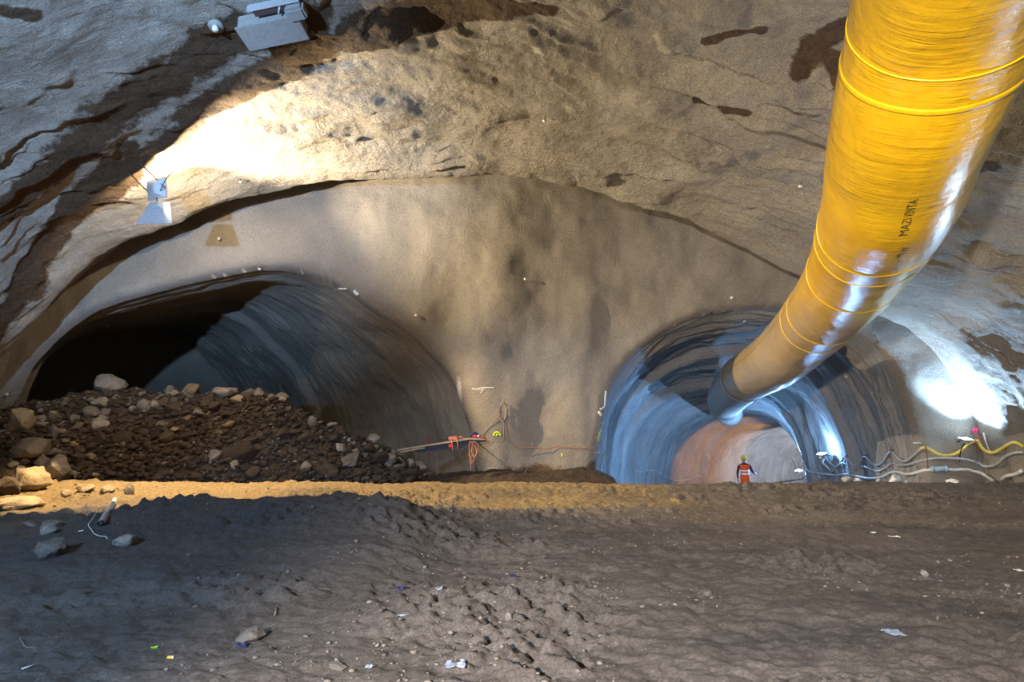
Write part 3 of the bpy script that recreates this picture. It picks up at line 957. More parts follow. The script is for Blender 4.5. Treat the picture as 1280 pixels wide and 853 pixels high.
def place_rock(name, me, loc, dims, rz, tilt=(0, 0), label=None, cat='rock', group=None):
    o = bpy.data.objects.new(name, me); col.objects.link(o)
    o.location = loc; o.rotation_euler = (tilt[0], tilt[1], rz)
    o.scale = dims
    return tag(o, label, cat, group)

crest_px = [(-160, 560), (-60, 535), (0, 516), (40, 502), (100, 490), (150, 484), (210, 489), (280, 490), (335, 490), (375, 511), (430, 537), (480, 557), (530, 588), (575, 620)]
crest = np.array([at(a, b, 17.5)[[0, 2]] for a, b in crest_px])
def heap_z(x, y, detail=True):
    x = np.asarray(x, float); y = np.asarray(y, float)
    h = np.interp(x, crest[:, 0], crest[:, 1]) - 0.08
    yf = 14.85 - 2.3 * smooth(-10.6, -13.5, x) + 0.2 * fbm(x * 0.7, x * 0 + 4, 2, 600)
    t = np.clip((y - yf) / (17.4 - yf), 0, 1)
    z = -0.15 + (h + 0.15) * np.power(t, 0.85)
    z = z - np.clip(y - 17.6, 0, 6) * 0.45
    if detail:
        m = smooth(0.02, 0.25, t)
        z = z + m * (0.16 * fbm(x * 1.1, y * 1.3, 3, 610) + 0.16 * np.abs(fbm(x * 2.6, y * 2.6, 3, 612)) + 0.05 * np.abs(fbm(x * 8, y * 8, 3, 614)) - 0.08)
    return z
def build_heap():
    xs = np.arange(-17.5, -1.7, 0.06); ys = np.arange(12.3, 22.5, 0.06)
    X, Y = np.meshgrid(xs, ys)
    Z = heap_z(X, Y)
    o = mesh_obj('rubble_heap', np.stack([X, Y, Z], -1).reshape(-1, 3), grid_faces(len(ys), len(xs)), M['rubble_soil'])
    return tag(o, 'heap of wet brown excavated soil filling the mouth of the left tunnel', 'rubble', kind='stuff')
heap = build_heap()
TREES['rubble_heap'] = BVHTree.FromObject(heap, bpy.context.evaluated_depsgraph_get())

SOLID = ('floor', 'rubble_heap')
heroes = [  # px, py (centre), w px, h px, material, seed, name, label
    (134, 479, 42, 29, 'rock_grey', 1, 'boulder', 'big pale boulder alone on the crest of the rubble heap'),
    (239, 486, 32, 26, 'rock_tan', 2, 'boulder', 'brownish boulder on the crest of the heap, right of the big pale boulder'),
    (279, 490, 36, 20, 'rock_grey', 3, 'boulder', 'low grey boulder on the crest between the brownish boulder and the pale pair'),
    (309, 489, 20, 16, 'rock_grey', 4, 'stone', 'pale square stone on the crest, left one of a touching pair'),
    (322, 492, 17, 15, 'rock_grey', 5, 'stone', 'pale rounded stone on the crest, right one of a touching pair'),
    (350, 498, 26, 16, 'rock_grey', 6, 'stone', 'pale lumpy stone where the crest begins to fall to the right'),
    (117, 533, 32, 22, 'rock_grey', 7, 'boulder', 'rounded grey brown boulder half way up the heap below the big pale boulder'),
    (178, 508, 20, 22, 'rock_grey', 8, 'stone', 'pale leaning slab of stone among chips below the crest'),
    (196, 498, 34, 10, 'rock_grey', 9, 'stone', 'flat pale stone lying near the crest of the heap'),
    (215, 512, 24, 20, 'rock_brown', 10, 'boulder', 'dark boulder with a pale rim just below the crest'),
    (150, 549, 28, 22, 'rock_brown', 11, 'boulder', 'dark brown boulder below the rounded grey brown boulder'),
    (300, 569, 46, 36, 'rock_brown', 12, 'boulder', 'largest dark brown boulder near the foot of the heap'),
    (266, 571, 24, 18, 'rock_grey', 13, 'stone', 'greyish jagged stone beside the largest dark brown boulder'),
    (66, 541, 14, 22, 'rock_grey', 14, 'stone', 'small upright stone left of the rounded grey brown boulder'),
    (45, 529, 12, 10, 'rock_grey', 15, 'stone', 'small pale stone high on the left flank of the heap'),
    (388, 528, 15, 17, 'rock_grey', 16, 'stone', 'small pale stone on the right slope of the heap'),
    (412, 524, 18, 8, 'rock_grey', 17, 'stone', 'flat pale chip on the skyline of the right slope'),
    (463, 551, 26, 18, 'rock_grey', 18, 'boulder', 'pale boulder at the right end of the heap, left of the two pale ones'),
    (487, 555, 19, 22, 'rock_grey', 19, 'boulder', 'pale upright boulder touching the end of the leaning board'),
    (485, 575, 22, 17, 'rock_grey', 20, 'stone', 'bluish grey stone below the two pale boulders at the heap end'),
    (524, 585, 28, 15, 'rock_grey', 21, 'stone', 'pale flattish stone at the right toe of the heap'),
    (510, 594, 30, 18, 'rock_brown', 22, 'stone', 'dark grey stone under the pale flattish stone at the heap toe'),
    (538, 596, 18, 16, 'rock_brown', 23, 'stone', 'last dark stone at the right toe of the heap'),
    (18, 527, 38, 44, 'rock_tan', 24, 'boulder', 'uppermost tan boulder at the left edge of the picture'),
    (32, 566, 56, 36, 'rock_grey', 25, 'boulder', 'wide grey boulder with a flat face at the left edge'),
    (30, 603, 50, 38, 'rock_tan', 26, 'boulder', 'tan boulder under the wide grey boulder at the left edge'),
    (63, 589, 36, 44, 'rock_grey', 27, 'boulder', 'pointed grey boulder right of the stacked boulders at the left edge'),
    (6, 612, 34, 30, 'rock_brown', 28, 'boulder', 'dark boulder cut by the left edge above the lit slab'),
    (48, 580, 20, 22, 'rock_grey', 29, 'stone', 'small bluish stone wedged between the left edge boulders'),
]
def rock_on(px, py, wpx, hpx, me, label, cat, group=None, name='stone', only=SOLID, sink=0.25, rz=None, tilt=None):
    r = None; q = py + hpx * 0.25
    while r is None:
        r = cast(CAM, ray(px, q), only); q += 2
    loc, nrm = r
    dist = float(loc.y) * math.cos(PITCH) + (loc.z - 1.6) * math.sin(PITCH)
    w = wpx * dist / F; h = hpx * dist / F
    rz = rng.uniform(-0.5, 0.5) if rz is None else rz
    tilt = (rng.uniform(-0.25, 0.25), rng.uniform(-0.3, 0.3)) if tilt is None else tilt
    p = Vector(loc) + Vector((0, 0.15 * w, (0.25) * h))
    # meshes are 1 x 0.8 x 0.7
    return place_rock(name, me, p, (w * 1.02, w * 1.0, h / 0.70), rz, tilt, label, cat, group)
for (px, py, wp, hp, mk, sd, nm, lb) in heroes:
    rock_on(px, py, wp, hp, hero_mesh(sd, mk), lb, 'boulder' if nm == 'boulder' else 'stone', None, nm)

REF = [(134, 479, 'the big pale boulder'), (239, 486, 'the brownish crest boulder'), (279, 490, 'the low grey crest boulder'), (315, 490, 'the pale pair of crest stones'),
       (350, 498, 'the lumpy pale stone'), (117, 533, 'the rounded grey brown boulder'), (187, 505, 'the leaning pale slab'), (215, 512, 'the pale rimmed boulder'),
       (150, 549, 'the dark brown flank boulder'), (300, 569, 'the largest dark brown boulder'), (66, 541, 'the small upright stone'), (388, 528, 'the small pale slope stone'),
       (412, 524, 'the flat skyline chip'), (463, 551, 'the two pale end boulders'), (485, 575, 'the bluish grey end stone'), (524, 590, 'the pale flattish toe stone'),
       (32, 560, 'the wide grey edge boulder'), (63, 589, 'the pointed grey boulder')]
def scatter_rocks():
    n = 0; tries = 0; made = []
    while n < 262 and tries < 6000:
        tries += 1
        px = rng.uniform(0, 556); py = rng.uniform(484, 606)
        r = cast(CAM, ray(px, py))
        r2 = cast(CAM, ray(px, py), ('rubble_heap',))
        if r is None or r2 is None or (r[0] - r2[0]).length > 0.02: continue
        loc = r2[0]
        if loc.y > 17.9 or loc.z < 0.02: continue
        if any((loc - q[0]).length < 0.22 for q in made): continue
        pale = (120 < px < 230 and py < 535) or px > 430 or px < 90 or (330 < px < 370 and py < 515)
        mk = rng.choice(['rock_grey', 'rock_grey', 'rock_brown'] if pale else ['rock_brown'] * 11 + ['rock_grey', 'rock_tan'])
        u = rng.random()
        sz = 0.20 + 0.18 * u + (0.25 * rng.random() if rng.random() < 0.3 else 0)
        if px > 400: sz *= 1.15
        o = place_rock('stone', rng.choice(PROTO[mk]), loc + Vector((0, 0, 0.12 * sz)), (sz, sz, sz * rng.uniform(0.75, 1.2)), rng.uniform(0, 6.28),
                       (rng.uniform(-0.6, 0.6), rng.uniform(-0.6, 0.6)), None, 'stone', {'rock_grey': 'grey', 'rock_brown': 'brown', 'rock_tan': 'tan'}[mk] + ' stones of the rubble heap')
        k = min(REF, key=lambda q: (q[0] - px) ** 2 + 1.5 * (q[1] - py) ** 2)
        dx, dy = px - k[0], py - k[1]
        side = (('right of' if dx > 0 else 'left of') if abs(dx) > 1.4 * abs(dy) else ('below' if dy > 0 else 'above')) if max(abs(dx), abs(dy)) > 9 else 'against'
        if side in ('below', 'above') and abs(dx) > 10: side += (' and right of' if dx > 0 else ' and left of')
        made.append((loc, o, mk, side, k[2], sz, math.hypot(dx, dy)))
        n += 1
    bag = {}
    for m in made: bag.setdefault((m[2], m[3], m[4]), []).append(m)
    nth = ['', 'second ', 'third ', 'fourth ', 'fifth ', 'sixth ', 'seventh ', 'eighth ', 'ninth ', 'tenth ', 'eleventh ', 'twelfth ', 'thirteenth ', 'fourteenth ', 'fifteenth ', 'sixteenth ', 'seventeenth ', 'eighteenth ']
    for (mk, side, ref), ms in bag.items():
        ms.sort(key=lambda m: m[6])
        cn = {'rock_grey': 'grey', 'rock_brown': 'mud brown', 'rock_tan': 'tan'}[mk]
        for q, m in enumerate(ms):
            if len(ms) == 1: m[1]['label'] = '%s stone %s %s' % (cn, side, ref)
            else: m[1]['label'] = '%s stone %s %s, %snearest' % (cn, side, ref, nth[min(q, 17)])
scatter_rocks()

def gravel(name, pts, sizes, mat, parent=None, seed=0, flat=0.7):
    """many tiny stones, far too many to count, in one mesh"""
    r = np.random.RandomState(seed)
    ico = bmesh.new(); bmesh.ops.create_icosphere(ico, subdivisions=1, radius=0.5)
    bv = np.array([v.co[:] for v in ico.verts]); bf = np.array([[v.index for v in f.verts] for f in ico.faces]); ico.free()
    V = []; Fc = []
    for i, (p, s) in enumerate(zip(pts, sizes)):
        q = bv * (0.65 + 0.7 * r.rand(len(bv)))[:, None] * np.array((1, 0.6 + 0.5 * r.rand(), flat * (0.5 + 0.6 * r.rand()))) * s
        a = r.rand() * 6.28; c, sn = math.cos(a), math.sin(a)
        q = np.stack([q[:, 0] * c - q[:, 1] * sn, q[:, 0] * sn + q[:, 1] * c, q[:, 2]], 1)
        V.append(q + p); Fc.append(bf + i * len(bv))
    return mesh_obj(name, np.vstack(V), np.vstack(Fc), mat, parent, smooth_shade=False)
def heap_gravel():
    x = nrg.uniform(-16.5, -2.0, 9000); y = nrg.uniform(14.3, 17.6, 9000)
    z = heap_z(x, y)
    ok = z > 0.03
    x, y, z = x[ok], y[ok], z[ok]
    s = 0.05 + 0.17 * nrg.rand(len(x)) ** 2.0
    half = nrg.rand(len(x)) < 0.86
    a = gravel('rubble_fragments', np.stack([x, y, z + 0.2 * s], 1)[half], s[half], M['rock_brown'], None, 3)
    tag(a, 'countless small brown rock fragments strewn over the rubble heap', 'rubble', kind='stuff')
    b = gravel('rubble_chips', np.stack([x, y, z + 0.2 * s], 1)[~half], s[~half] * 0.6, M['rock_grey'], None, 4)
    tag(b, 'countless pale grey chips strewn over the rubble heap', 'rubble', kind='stuff')
heap_gravel()

# lit stones behind the heap of mud and on the mud itself
for (px, py, wp, hp, mk, sd, lb) in [
    (24, 630, 58, 22, 'rock_tan', 41, 'long flat tan slab catching the warm light at the left edge'),
    (81, 618, 18, 13, 'rock_tan', 42, 'leftmost small yellow lit stone behind the mud mound'),
    (105, 611, 22, 13, 'rock_tan', 43, 'wedge shaped yellow lit stone second along behind the mud mound'),
    (132, 612, 20, 13, 'rock_tan', 44, 'rounded yellow lit stone third along behind the mud mound'),
    (160, 613, 13, 18, 'rock_tan', 45, 'upright pointed yellow lit stone at the end of the row behind the mud mound'),
    (57, 688, 44, 38, 'rock_grey', 46, 'large smooth grey boulder lying on the dark mud mound'),
    (57, 664, 22, 15, 'rock_grey', 47, 'pale whitish stone resting against the top of the large smooth boulder'),
    (62, 658, 31, 17, 'rock_grey', 48, 'rounded grey stone just behind the large smooth boulder'),
    (34, 657, 17, 9, 'rock_grey', 49, 'flat pale slab left of the rounded grey stone on the mud'),
    (152, 678, 32, 18, 'rock_grey', 50, 'grey oblong stone on the mud right of the curled wire'),
    (1158, 718, 11, 10, 'rock_grey', 51, 'small stone half sunk in the mud at the far right'),
    (885, 743, 14, 9, 'rock_grey', 52, 'small pale stone on the open mud right of the middle'),
    (635, 771, 12, 13, 'rock_grey', 53, 'small tan grey stone on the open mud at the middle'),
    (312, 797, 38, 20, 'rock_grey', 54, 'grey stone with a flat top sunk in the mud at lower left'),
    (422, 836, 24, 12, 'rock_grey', 55, 'pale flat stone in the mud at the bottom left of the middle')]:
    rock_on(px, py, wp, hp, hero_mesh(sd, mk), lb, 'stone', None, 'stone', ('floor',))

def floor_gravel():
    y = 2.6 + 12.0 * nrg.rand(5200) ** 1.4
    x = nrg.uniform(-1, 1, 5200) * (0.95 * y + 0.5)
    keep = (fbm(x * 0.5, y * 0.9, 3, 650) > -0.1) & (np.abs(x) < 12.3)
    x, y = x[keep], y[keep]
    z = floor_z(x, y)
    s = 0.010 + 0.04 * nrg.rand(len(x)) ** 4 + 0.0018 * y
    o = gravel('mud_clods', np.stack([x, y, z + 0.1 * s], 1), s, M['clod'], None, 9, 0.6)
    tag(o, 'countless small clods and pebbles pressed into the mud floor', 'gravel', kind='stuff')
M['clod'] = mat_rock('mud_clod', (0.10, 0.085, 0.072), (0.20, 0.175, 0.155), 0.5)
floor_gravel()

# ------------------------------------------------------------------ cables and hoses along the right wall
M['hose_yellow'] = mat_plain('yellow_hose', (0.62, 0.50, 0.10), 0.5, 0, 0.3, 3)
M['hose_grey'] = mat_plain('grey_hose', (0.36, 0.38, 0.42), 0.5, 0, 0.2, 8)
M['hose_white'] = mat_plain('white_hose', (0.62, 0.63, 0.64), 0.5, 0, 0.2, 8)
M['hose_dark'] = mat_plain('dark_hose', (0.12, 0.125, 0.14), 0.6, 0, 0.3, 8)
M['orange'] = mat_plain('orange_plastic', (0.50, 0.13, 0.06), 0.5, 0, 0.2)
M['pink'] = mat_plain('pink_paint', (0.72, 0.06, 0.22), 0.7, 0, 0.2)
M['red'] = mat_plain('red_paint', (0.6, 0.03, 0.03), 0.6, 0, 0.2)
M['neon'] = mat_plain('neon_yellow_paint', (0.62, 0.72, 0.02), 0.7, 0, 0.15)
M['white'] = mat_plain('white_paint', (0.72, 0.72, 0.70), 0.7, 0, 0.12, 30)
M['wood'] = mat_plain('raw_timber', (0.34, 0.28, 0.19), 0.75, 0, 0.3, 9)
M['navy'] = mat_plain('navy_cloth', (0.022, 0.028, 0.055), 0.8, 0, 0.3, 6)
M['cord_red'] = mat_plain('faded_red_cord', (0.33, 0.15, 0.10), 0.8, 0, 0.2)
M['cord_grey'] = mat_plain('grey_brown_cord', (0.25, 0.20, 0.17), 0.8, 0, 0.2)
ROCKS = ('ceiling', 'wall_end', 'wall_right_tunnel', 'wall_left_tunnel', 'floor')
WALLS = ('ceiling', 'wall_end', 'wall_right_tunnel', 'wall_left_tunnel')
def wall_line(pix, off, n=80, only=WALLS, relax=2):
    P = []
    for a, b in pix:
        r = cast(CAM, ray(a, b), only)
        if r is None: continue
        loc, nrm = r
        back = Vector(ray(a, b)).normalized() * -1
        P.append(np.array(loc + (nrm * 0.6 + back * 0.4).normalized() * off))
    P = np.array(P)
    D = (P - CAM)
    dep = np.linalg.norm(D, axis=1)                         # smooth the distance so that the line does not jump over ledges
    for _ in range(relax): dep[1:-1] = (dep[:-2] + 2 * np.minimum(dep[1:-1], 0.5 * (dep[:-2] + dep[2:]) + 0.2) + dep[2:]) / 4
    P = CAM + D / np.linalg.norm(D, axis=1)[:, None] * dep[:, None]
    return catmull(P, n)
def single_tube(name, P, r, mat, label, cat, group=None, seg=8):
    P = np.asarray(P); base = P[0].copy()
    o = tube(name, P - base, r, mat, None, seg)
    o.location = base
    return tag(o, label, cat, group)
h1 = [(1281, 558), (1272, 553), (1262, 556), (1252, 563), (1243, 566), (1233, 562), (1226, 554), (1219, 551), (1210, 554), (1203, 561), (1194, 567),
      (1184, 570), (1173, 569), (1163, 564), (1156, 560), (1151, 561)]
single_tube('water_hose', wall_line(h1, 0.10), 0.045, M['hose_yellow'], 'yellow and white hose waving along the right wall, highest of the hoses', 'hose')
h1b = [(1151, 561), (1144, 570), (1135, 577), (1125, 573), (1116, 565), (1112, 569), (1106, 578), (1098, 582), (1090, 577), (1084, 570), (1080, 575), (1074, 582), (1066, 580), (1059, 571), (1055, 576), (1048, 584), (1040, 579), (1034, 572)]
single_tube('power_cable', wall_line(h1b, 0.12, 110), 0.040, M['hose_grey'], 'grey cable hanging in deep loops from hooks in the right tunnel', 'cable')
h2 = [(1281, 565), (1272, 566), (1262, 571), (1253, 579), (1243, 583), (1232, 583), (1220, 579), (1206, 575), (1192, 574), (1175, 573), (1160, 574), (1150, 577),
      (1140, 581), (1126, 582), (1117, 579), (1108, 586), (1098, 589), (1087, 584), (1078, 583), (1068, 586), (1057, 579), (1050, 585), (1042, 591), (1034, 592)]
single_tube('power_cable', wall_line(h2, 0.12, 120), 0.040, M['hose_grey'], 'bluish grey cable running level under the yellow hose', 'cable')
h3 = [(1246, 601), (1238, 600), (1228, 595), (1218, 589), (1208, 587), (1196, 588), (1182, 587), (1165, 586), (1152, 589), (1140, 594), (1128, 591), (1117, 590), (1106, 596),
      (1090, 598), (1076, 596), (1062, 593), (1046, 594), (1030, 592), (1020, 591), (1010, 595), (1002, 599)]
single_tube('air_hose', wall_line(h3, 0.14, 110), 0.045, M['hose_white'], 'white hose lowest on the right wall with a blue joint', 'hose')
h4 = [(1281, 588), (1272, 592), (1264, 595), (1256, 599)]
single_tube('pipe_end', wall_line(h4, 0.12, 16), 0.05, M['hose_white'], 'short pale pipe end at the foot of the right edge', 'pipe')
h5 = [(1191, 575), (1195, 581), (1204, 584), (1214, 588), (1217, 582), (1214, 570)]
single_tube('power_cable', wall_line(h5, 0.16, 40), 0.016, M['hose_dark'], 'thin dark cable drooping from the bluish grey cable below the work light', 'cable')
h6 = [(1034, 572), (1030, 578), (1036, 584), (1043, 590)]
single_tube('power_cable', wall_line(h6, 0.10, 30), 0.035, M['hose_white'], 'white cable tangle end beside the second work light', 'cable')
h7 = [(1008, 581), (1011, 588), (1018, 591), (1024, 592), (1027, 598)]
single_tube('power_cable', wall_line(h7, 0.10, 30), 0.04, M['hose_white'], 'white cable hooking down left of the second work light', 'cable')
h8 = [(990, 572), (994, 579), (997, 586)]
single_tube('power_cable', wall_line(h8, 0.12, 14), 0.035, M['hose_white'], 'short white lead beneath the farthest work light', 'cable')
for i, (px, py) in enumerate(((1059, 570), (1085, 569), (1117, 563), (1155, 559), (1213, 556))):
    loc, nrm = hit(px, py, WALLS)
    root = empty('cable_hook', loc)
    tag(root, ['farthest', 'second farthest', 'middle', 'second nearest', 'nearest'][i] + ' bent steel hook holding the cables on the right wall', 'hook', 'cable hooks on the right wall')
    nn = nrm
    tube('rod', [-nn * 0.08, nn * 0.12, nn * 0.20], 0.014, M['steel'], root, 6)
    tube('hanger', catmull([nn * 0.20 + Vector((0, 0, 0.14)), nn * 0.20, nn * 0.20 + Vector((0, 0, -0.35)), nn * 0.14 + Vector((0, 0, -0.62))], 14), 0.011, M['steel'], root, 6)
# blue coupling on the white hose
P3 = wall_line(h3, 0.14, 110)
k = int(np.argmin([abs(640 + F * (p[0] / (p[1] * math.cos(PITCH) + (p[2] - 1.6) * math.sin(PITCH))) - 1183) for p in P3]))
M['hose_blue'] = mat_plain('pale_blue_coupling', (0.30, 0.44, 0.62), 0.4)
c = P3[k]; d = P3[k + 1] - P3[k - 1]; d /= np.linalg.norm(d)
j = empty('hose_coupling', c)
tag(j, 'pale blue coupling on the white hose', 'coupling')
tube('sleeve', [-d * 0.16, d * 0.16], 0.075, M['hose_blue'], j, 14)
for sgn in (-1, 1): tube('collar', [d * (0.13 * sgn), d * (0.20 * sgn)], 0.09, M['hose_blue'], j, 14)
# tangled marker tape by the nearest lamp
loc, nrm = hit(1224, 540)
root = empty('marker_tape', loc + nrm * 0.12)
tag(root, 'tangle of pink and orange marker tape beside the nearest work light', 'tape')
tube('knot', catmull([(-0.06, 0, 0.08), (0.05, -0.03, 0.12), (0.06, 0.02, 0.02), (-0.05, 0, 0.04), (0.02, -0.04, 0.1)], 30), 0.025, M['pink'], root, 6)
for q in range(4):
    a = [( -0.02 + 0.09 * q, 0, 0.0), (0.03 + 0.09 * q, -0.04, -0.2 - 0.05 * q), (-0.02 + 0.1 * q, 0.01, -0.4), (0.05 + 0.06 * q, -0.02, -0.56 + 0.07 * q)]
    tube('strip', catmull(a, 18), 0.011, M['orange'] if q % 2 else M['pink'], root, 5)
loc, nrm = hit(1238, 552)
single_tube('white_rod', [loc + nrm * 0.05 + Vector((-0.12, 0, 0.25)), loc + nrm * 0.14, loc + nrm * 0.22 + Vector((0.16, 0, -0.3))], 0.018, M['white'], 'thin white rod leaning on the right wall above the yellow hose', 'rod')
loc, nrm = hit(1206, 551)
single_tube('white_rod', catmull([loc + nrm * 0.04 + Vector((-0.22, 0, 0.1)), loc + nrm * 0.10 + Vector((-0.16, 0, 0.02)), loc + nrm * 0.16 + Vector((0.08, 0, 0.0))], 12), 0.02, M['white'], 'short bent white pipe left of the nearest work light', 'pipe')
loc, nrm = hit(1149, 554)
single_tube('white_rod', [loc + Vector((-0.12, 0, 0)) + nrm * 0.08, loc + Vector((0.12, 0, 0)) + nrm * 0.08], 0.02, M['white'], 'short level white rod at the right tunnel rim', 'rod')
loc, nrm = hit(1106, 557)
root = empty('survey_bracket', loc); tag(root, 'small survey bracket with a round target on the right tunnel wall', 'survey target')
tube('arm', [Vector((0.28, 0, -0.03)) + nrm * 0.02, nrm * 0.14], 0.013, M['white'], root, 6)
tube('round_target', [nrm * 0.14 + Vector((-0.04, 0, 0.03)), nrm * 0.17 + Vector((-0.04, 0, 0.03))], 0.055, M['wood'], root, 14)
loc, nrm = hit(1029, 567)
root = empty('yellow_tag', loc + nrm * 0.15); tag(root, 'small yellow tag hanging beside the second work light', 'tag')
MB().box((0, 0, -0.05), (0.10, 0.015, 0.30)).build('plate', M['hose_yellow'], root, bevel=0.004)
tube('tie', [(0, 0, 0.1), (0, 0.02, 0.2)], 0.008, M['dark'], root, 5)
# white cable looping low on the far left wall of the tunnel
single_tube('white_line', wall_line([(793, 588), (800, 590), (809, 588), (818, 589), (826, 592), (836, 598), (845, 601), (856, 600), (866, 597), (872, 594), (880, 598), (892, 598)], 0.08, 50, ('wall_right_tunnel',)),
            0.018, M['white'], 'thin white line drooping along the left side of the right tunnel', 'cable')

# ------------------------------------------------------------------ survey targets (tiny white reflectors on pins)
pins = [(655, 351, 'in the middle of the end wall'), (522, 394, 'on the end wall left of the middle'), (325, 333, 'on the rim above the left tunnel'),
        (131, 405, 'in the dark roof of the left tunnel'), (328, 476, 'on the left tunnel wall just above the rubble crest'), (913, 373, 'on the end wall above the right tunnel'),
        (929, 399, 'highest inside the mouth of the right tunnel'), (870, 459, 'in the dark roof of the right tunnel'), (779, 516, 'low on the left wall of the right tunnel'),
        (833, 542, 'in the middle of the left wall of the right tunnel'), (835, 566, 'lower middle of the left wall of the right tunnel'), (1002, 228, 'on the vault just left of the duct'),
        (1059, 470, 'on the right wall under the duct'), (276, 300, 'on the end wall below the floodlight'), (682, 146, 'in the middle of the vault'), (300, 224, 'on the vault right of the floodlight'), (8, 493, 'at the left edge above the boulders')]
for px, py, where in pins:
    loc, nrm = hit(px, py)
    root = empty('survey_target', loc)
    tag(root, 'tiny white survey target ' + where, 'survey target', 'survey targets on the rock')
    tube('pin', [-nrm * 0.05, nrm * 0.10], 0.012, M['steel'], root, 6)
    tube('reflector', [nrm * 0.10, nrm * 0.125], 0.045, M['white'], root, 12)

# ------------------------------------------------------------------ marks sprayed on the rock: parts of the wall they are on
def stroke(parent, pix, r, mat, only=WALLS):
    P = wall_line(pix, 0.004, max(8, 5 * len(pix)), only, 0)
    o = tube('paint_mark', P, r, mat, parent, 6)
    return o
def part_of(px, py):
    for nm, ob in (('wall_end', wall_end), ('wall_left_tunnel', lining_l), ('wall_right_tunnel', lining_r), ('ceiling', ceiling)):
        a = cast(CAM, ray(px, py), (nm,)); b = cast(CAM, ray(px, py))
        if a and b and (a[0] - b[0]).length < 0.01: return ob
    return wall_end
for pix, r, mk, lb in (([(540, 547), (536, 546), (533, 549), (535, 552), (540, 552)], 0.016, 'pink', 'pink sprayed letter C'),
                  ([(533, 561), (538, 562), (535, 564), (539, 566), (536, 568)], 0.016, 'pink', 'pink sprayed squiggle'),
                  ([(617, 545), (619, 541), (623, 541), (626, 545)], 0.028, 'neon', 'neon yellow arch mark'),
                  ([(620, 545), (622, 543)], 0.022, 'neon', None),
                  ([(747, 552), (749, 542), (752, 531)], 0.02, 'neon', 'neon green yellow stroke'), ([(751, 529), (755, 528)], 0.018, 'neon', None), ([(745, 548), (750, 544)], 0.016, 'neon', None),
                  ([(756, 568), (758, 573)], 0.022, 'neon', None), ([(702, 567), (703, 571)], 0.025, 'neon', None), ([(871, 586), (871, 591)], 0.035, 'neon', 'yellow mark'),
                  ([(757, 489), (756, 500), (755, 508), (750, 512)], 0.03, 'white', 'white splash'), ([(748, 515), (751, 519)], 0.05, 'white', None), ([(744, 566), (749, 566)], 0.02, 'white', None),
                  ([(590, 486), (597, 487), (603, 485), (612, 485), (618, 485)], 0.014, 'white', None), ([(604, 487), (601, 492)], 0.014, 'white', None),
                  ([(443, 363), (446, 368), (448, 367)], 0.05, 'white', None), ([(424, 361), (433, 361)], 0.03, 'white', None)):
    o = stroke(part_of(*pix[0]), pix, r, M[mk])
    if lb: o['label'] = lb
# pale plaster splashes on the left tunnel wall
def chips():
    mb = MB()
    r = random.Random(3)
    base = [(395, 384), (420, 403), (437, 407), (445, 419), (458, 419), (450, 430), (440, 440), (425, 451), (447, 452), (452, 455), (445, 463), (475, 454), (482, 452), (500, 430), (345, 383), (370, 387), (350, 381),
            (408, 442), (470, 488), (482, 505), (483, 511), (403, 443), (376, 437), (291, 393), (438, 431), (423, 424), (409, 410), (520, 424), (418, 365)]
    for a, b in base:
        rr = cast(CAM, ray(a + r.uniform(-2, 2), b + r.uniform(-2, 2)), WALLS)
        if not rr: continue
        loc, nrm = rr
        t = nrm.cross(Vector((0, 0, 1))).normalized(); u = nrm.cross(t)
        L = r.uniform(0.05, 0.13); wd = r.uniform(0.012, 0.03); an = r.uniform(0.1, 0.9)
        d = t * math.cos(an) * -1 + u * math.sin(an); e = nrm.cross(d)
        q = [loc + nrm * 0.004 + d * L, loc + nrm * 0.004 + e * wd, loc + nrm * 0.004 - d * L, loc + nrm * 0.004 - e * wd]
        mb.add(q + [p + nrm * 0.012 for p in q], [(0, 1, 2, 3), (7, 6, 5, 4), (0, 4, 5, 1), (1, 5, 6, 2), (2, 6, 7, 3), (3, 7, 4, 0)])
    o = mb.build('plaster_splashes', M['alu_dusty'], lining_l)
    o['kind'] = 'stuff'; o['label'] = 'pale plaster splashes'
chips()

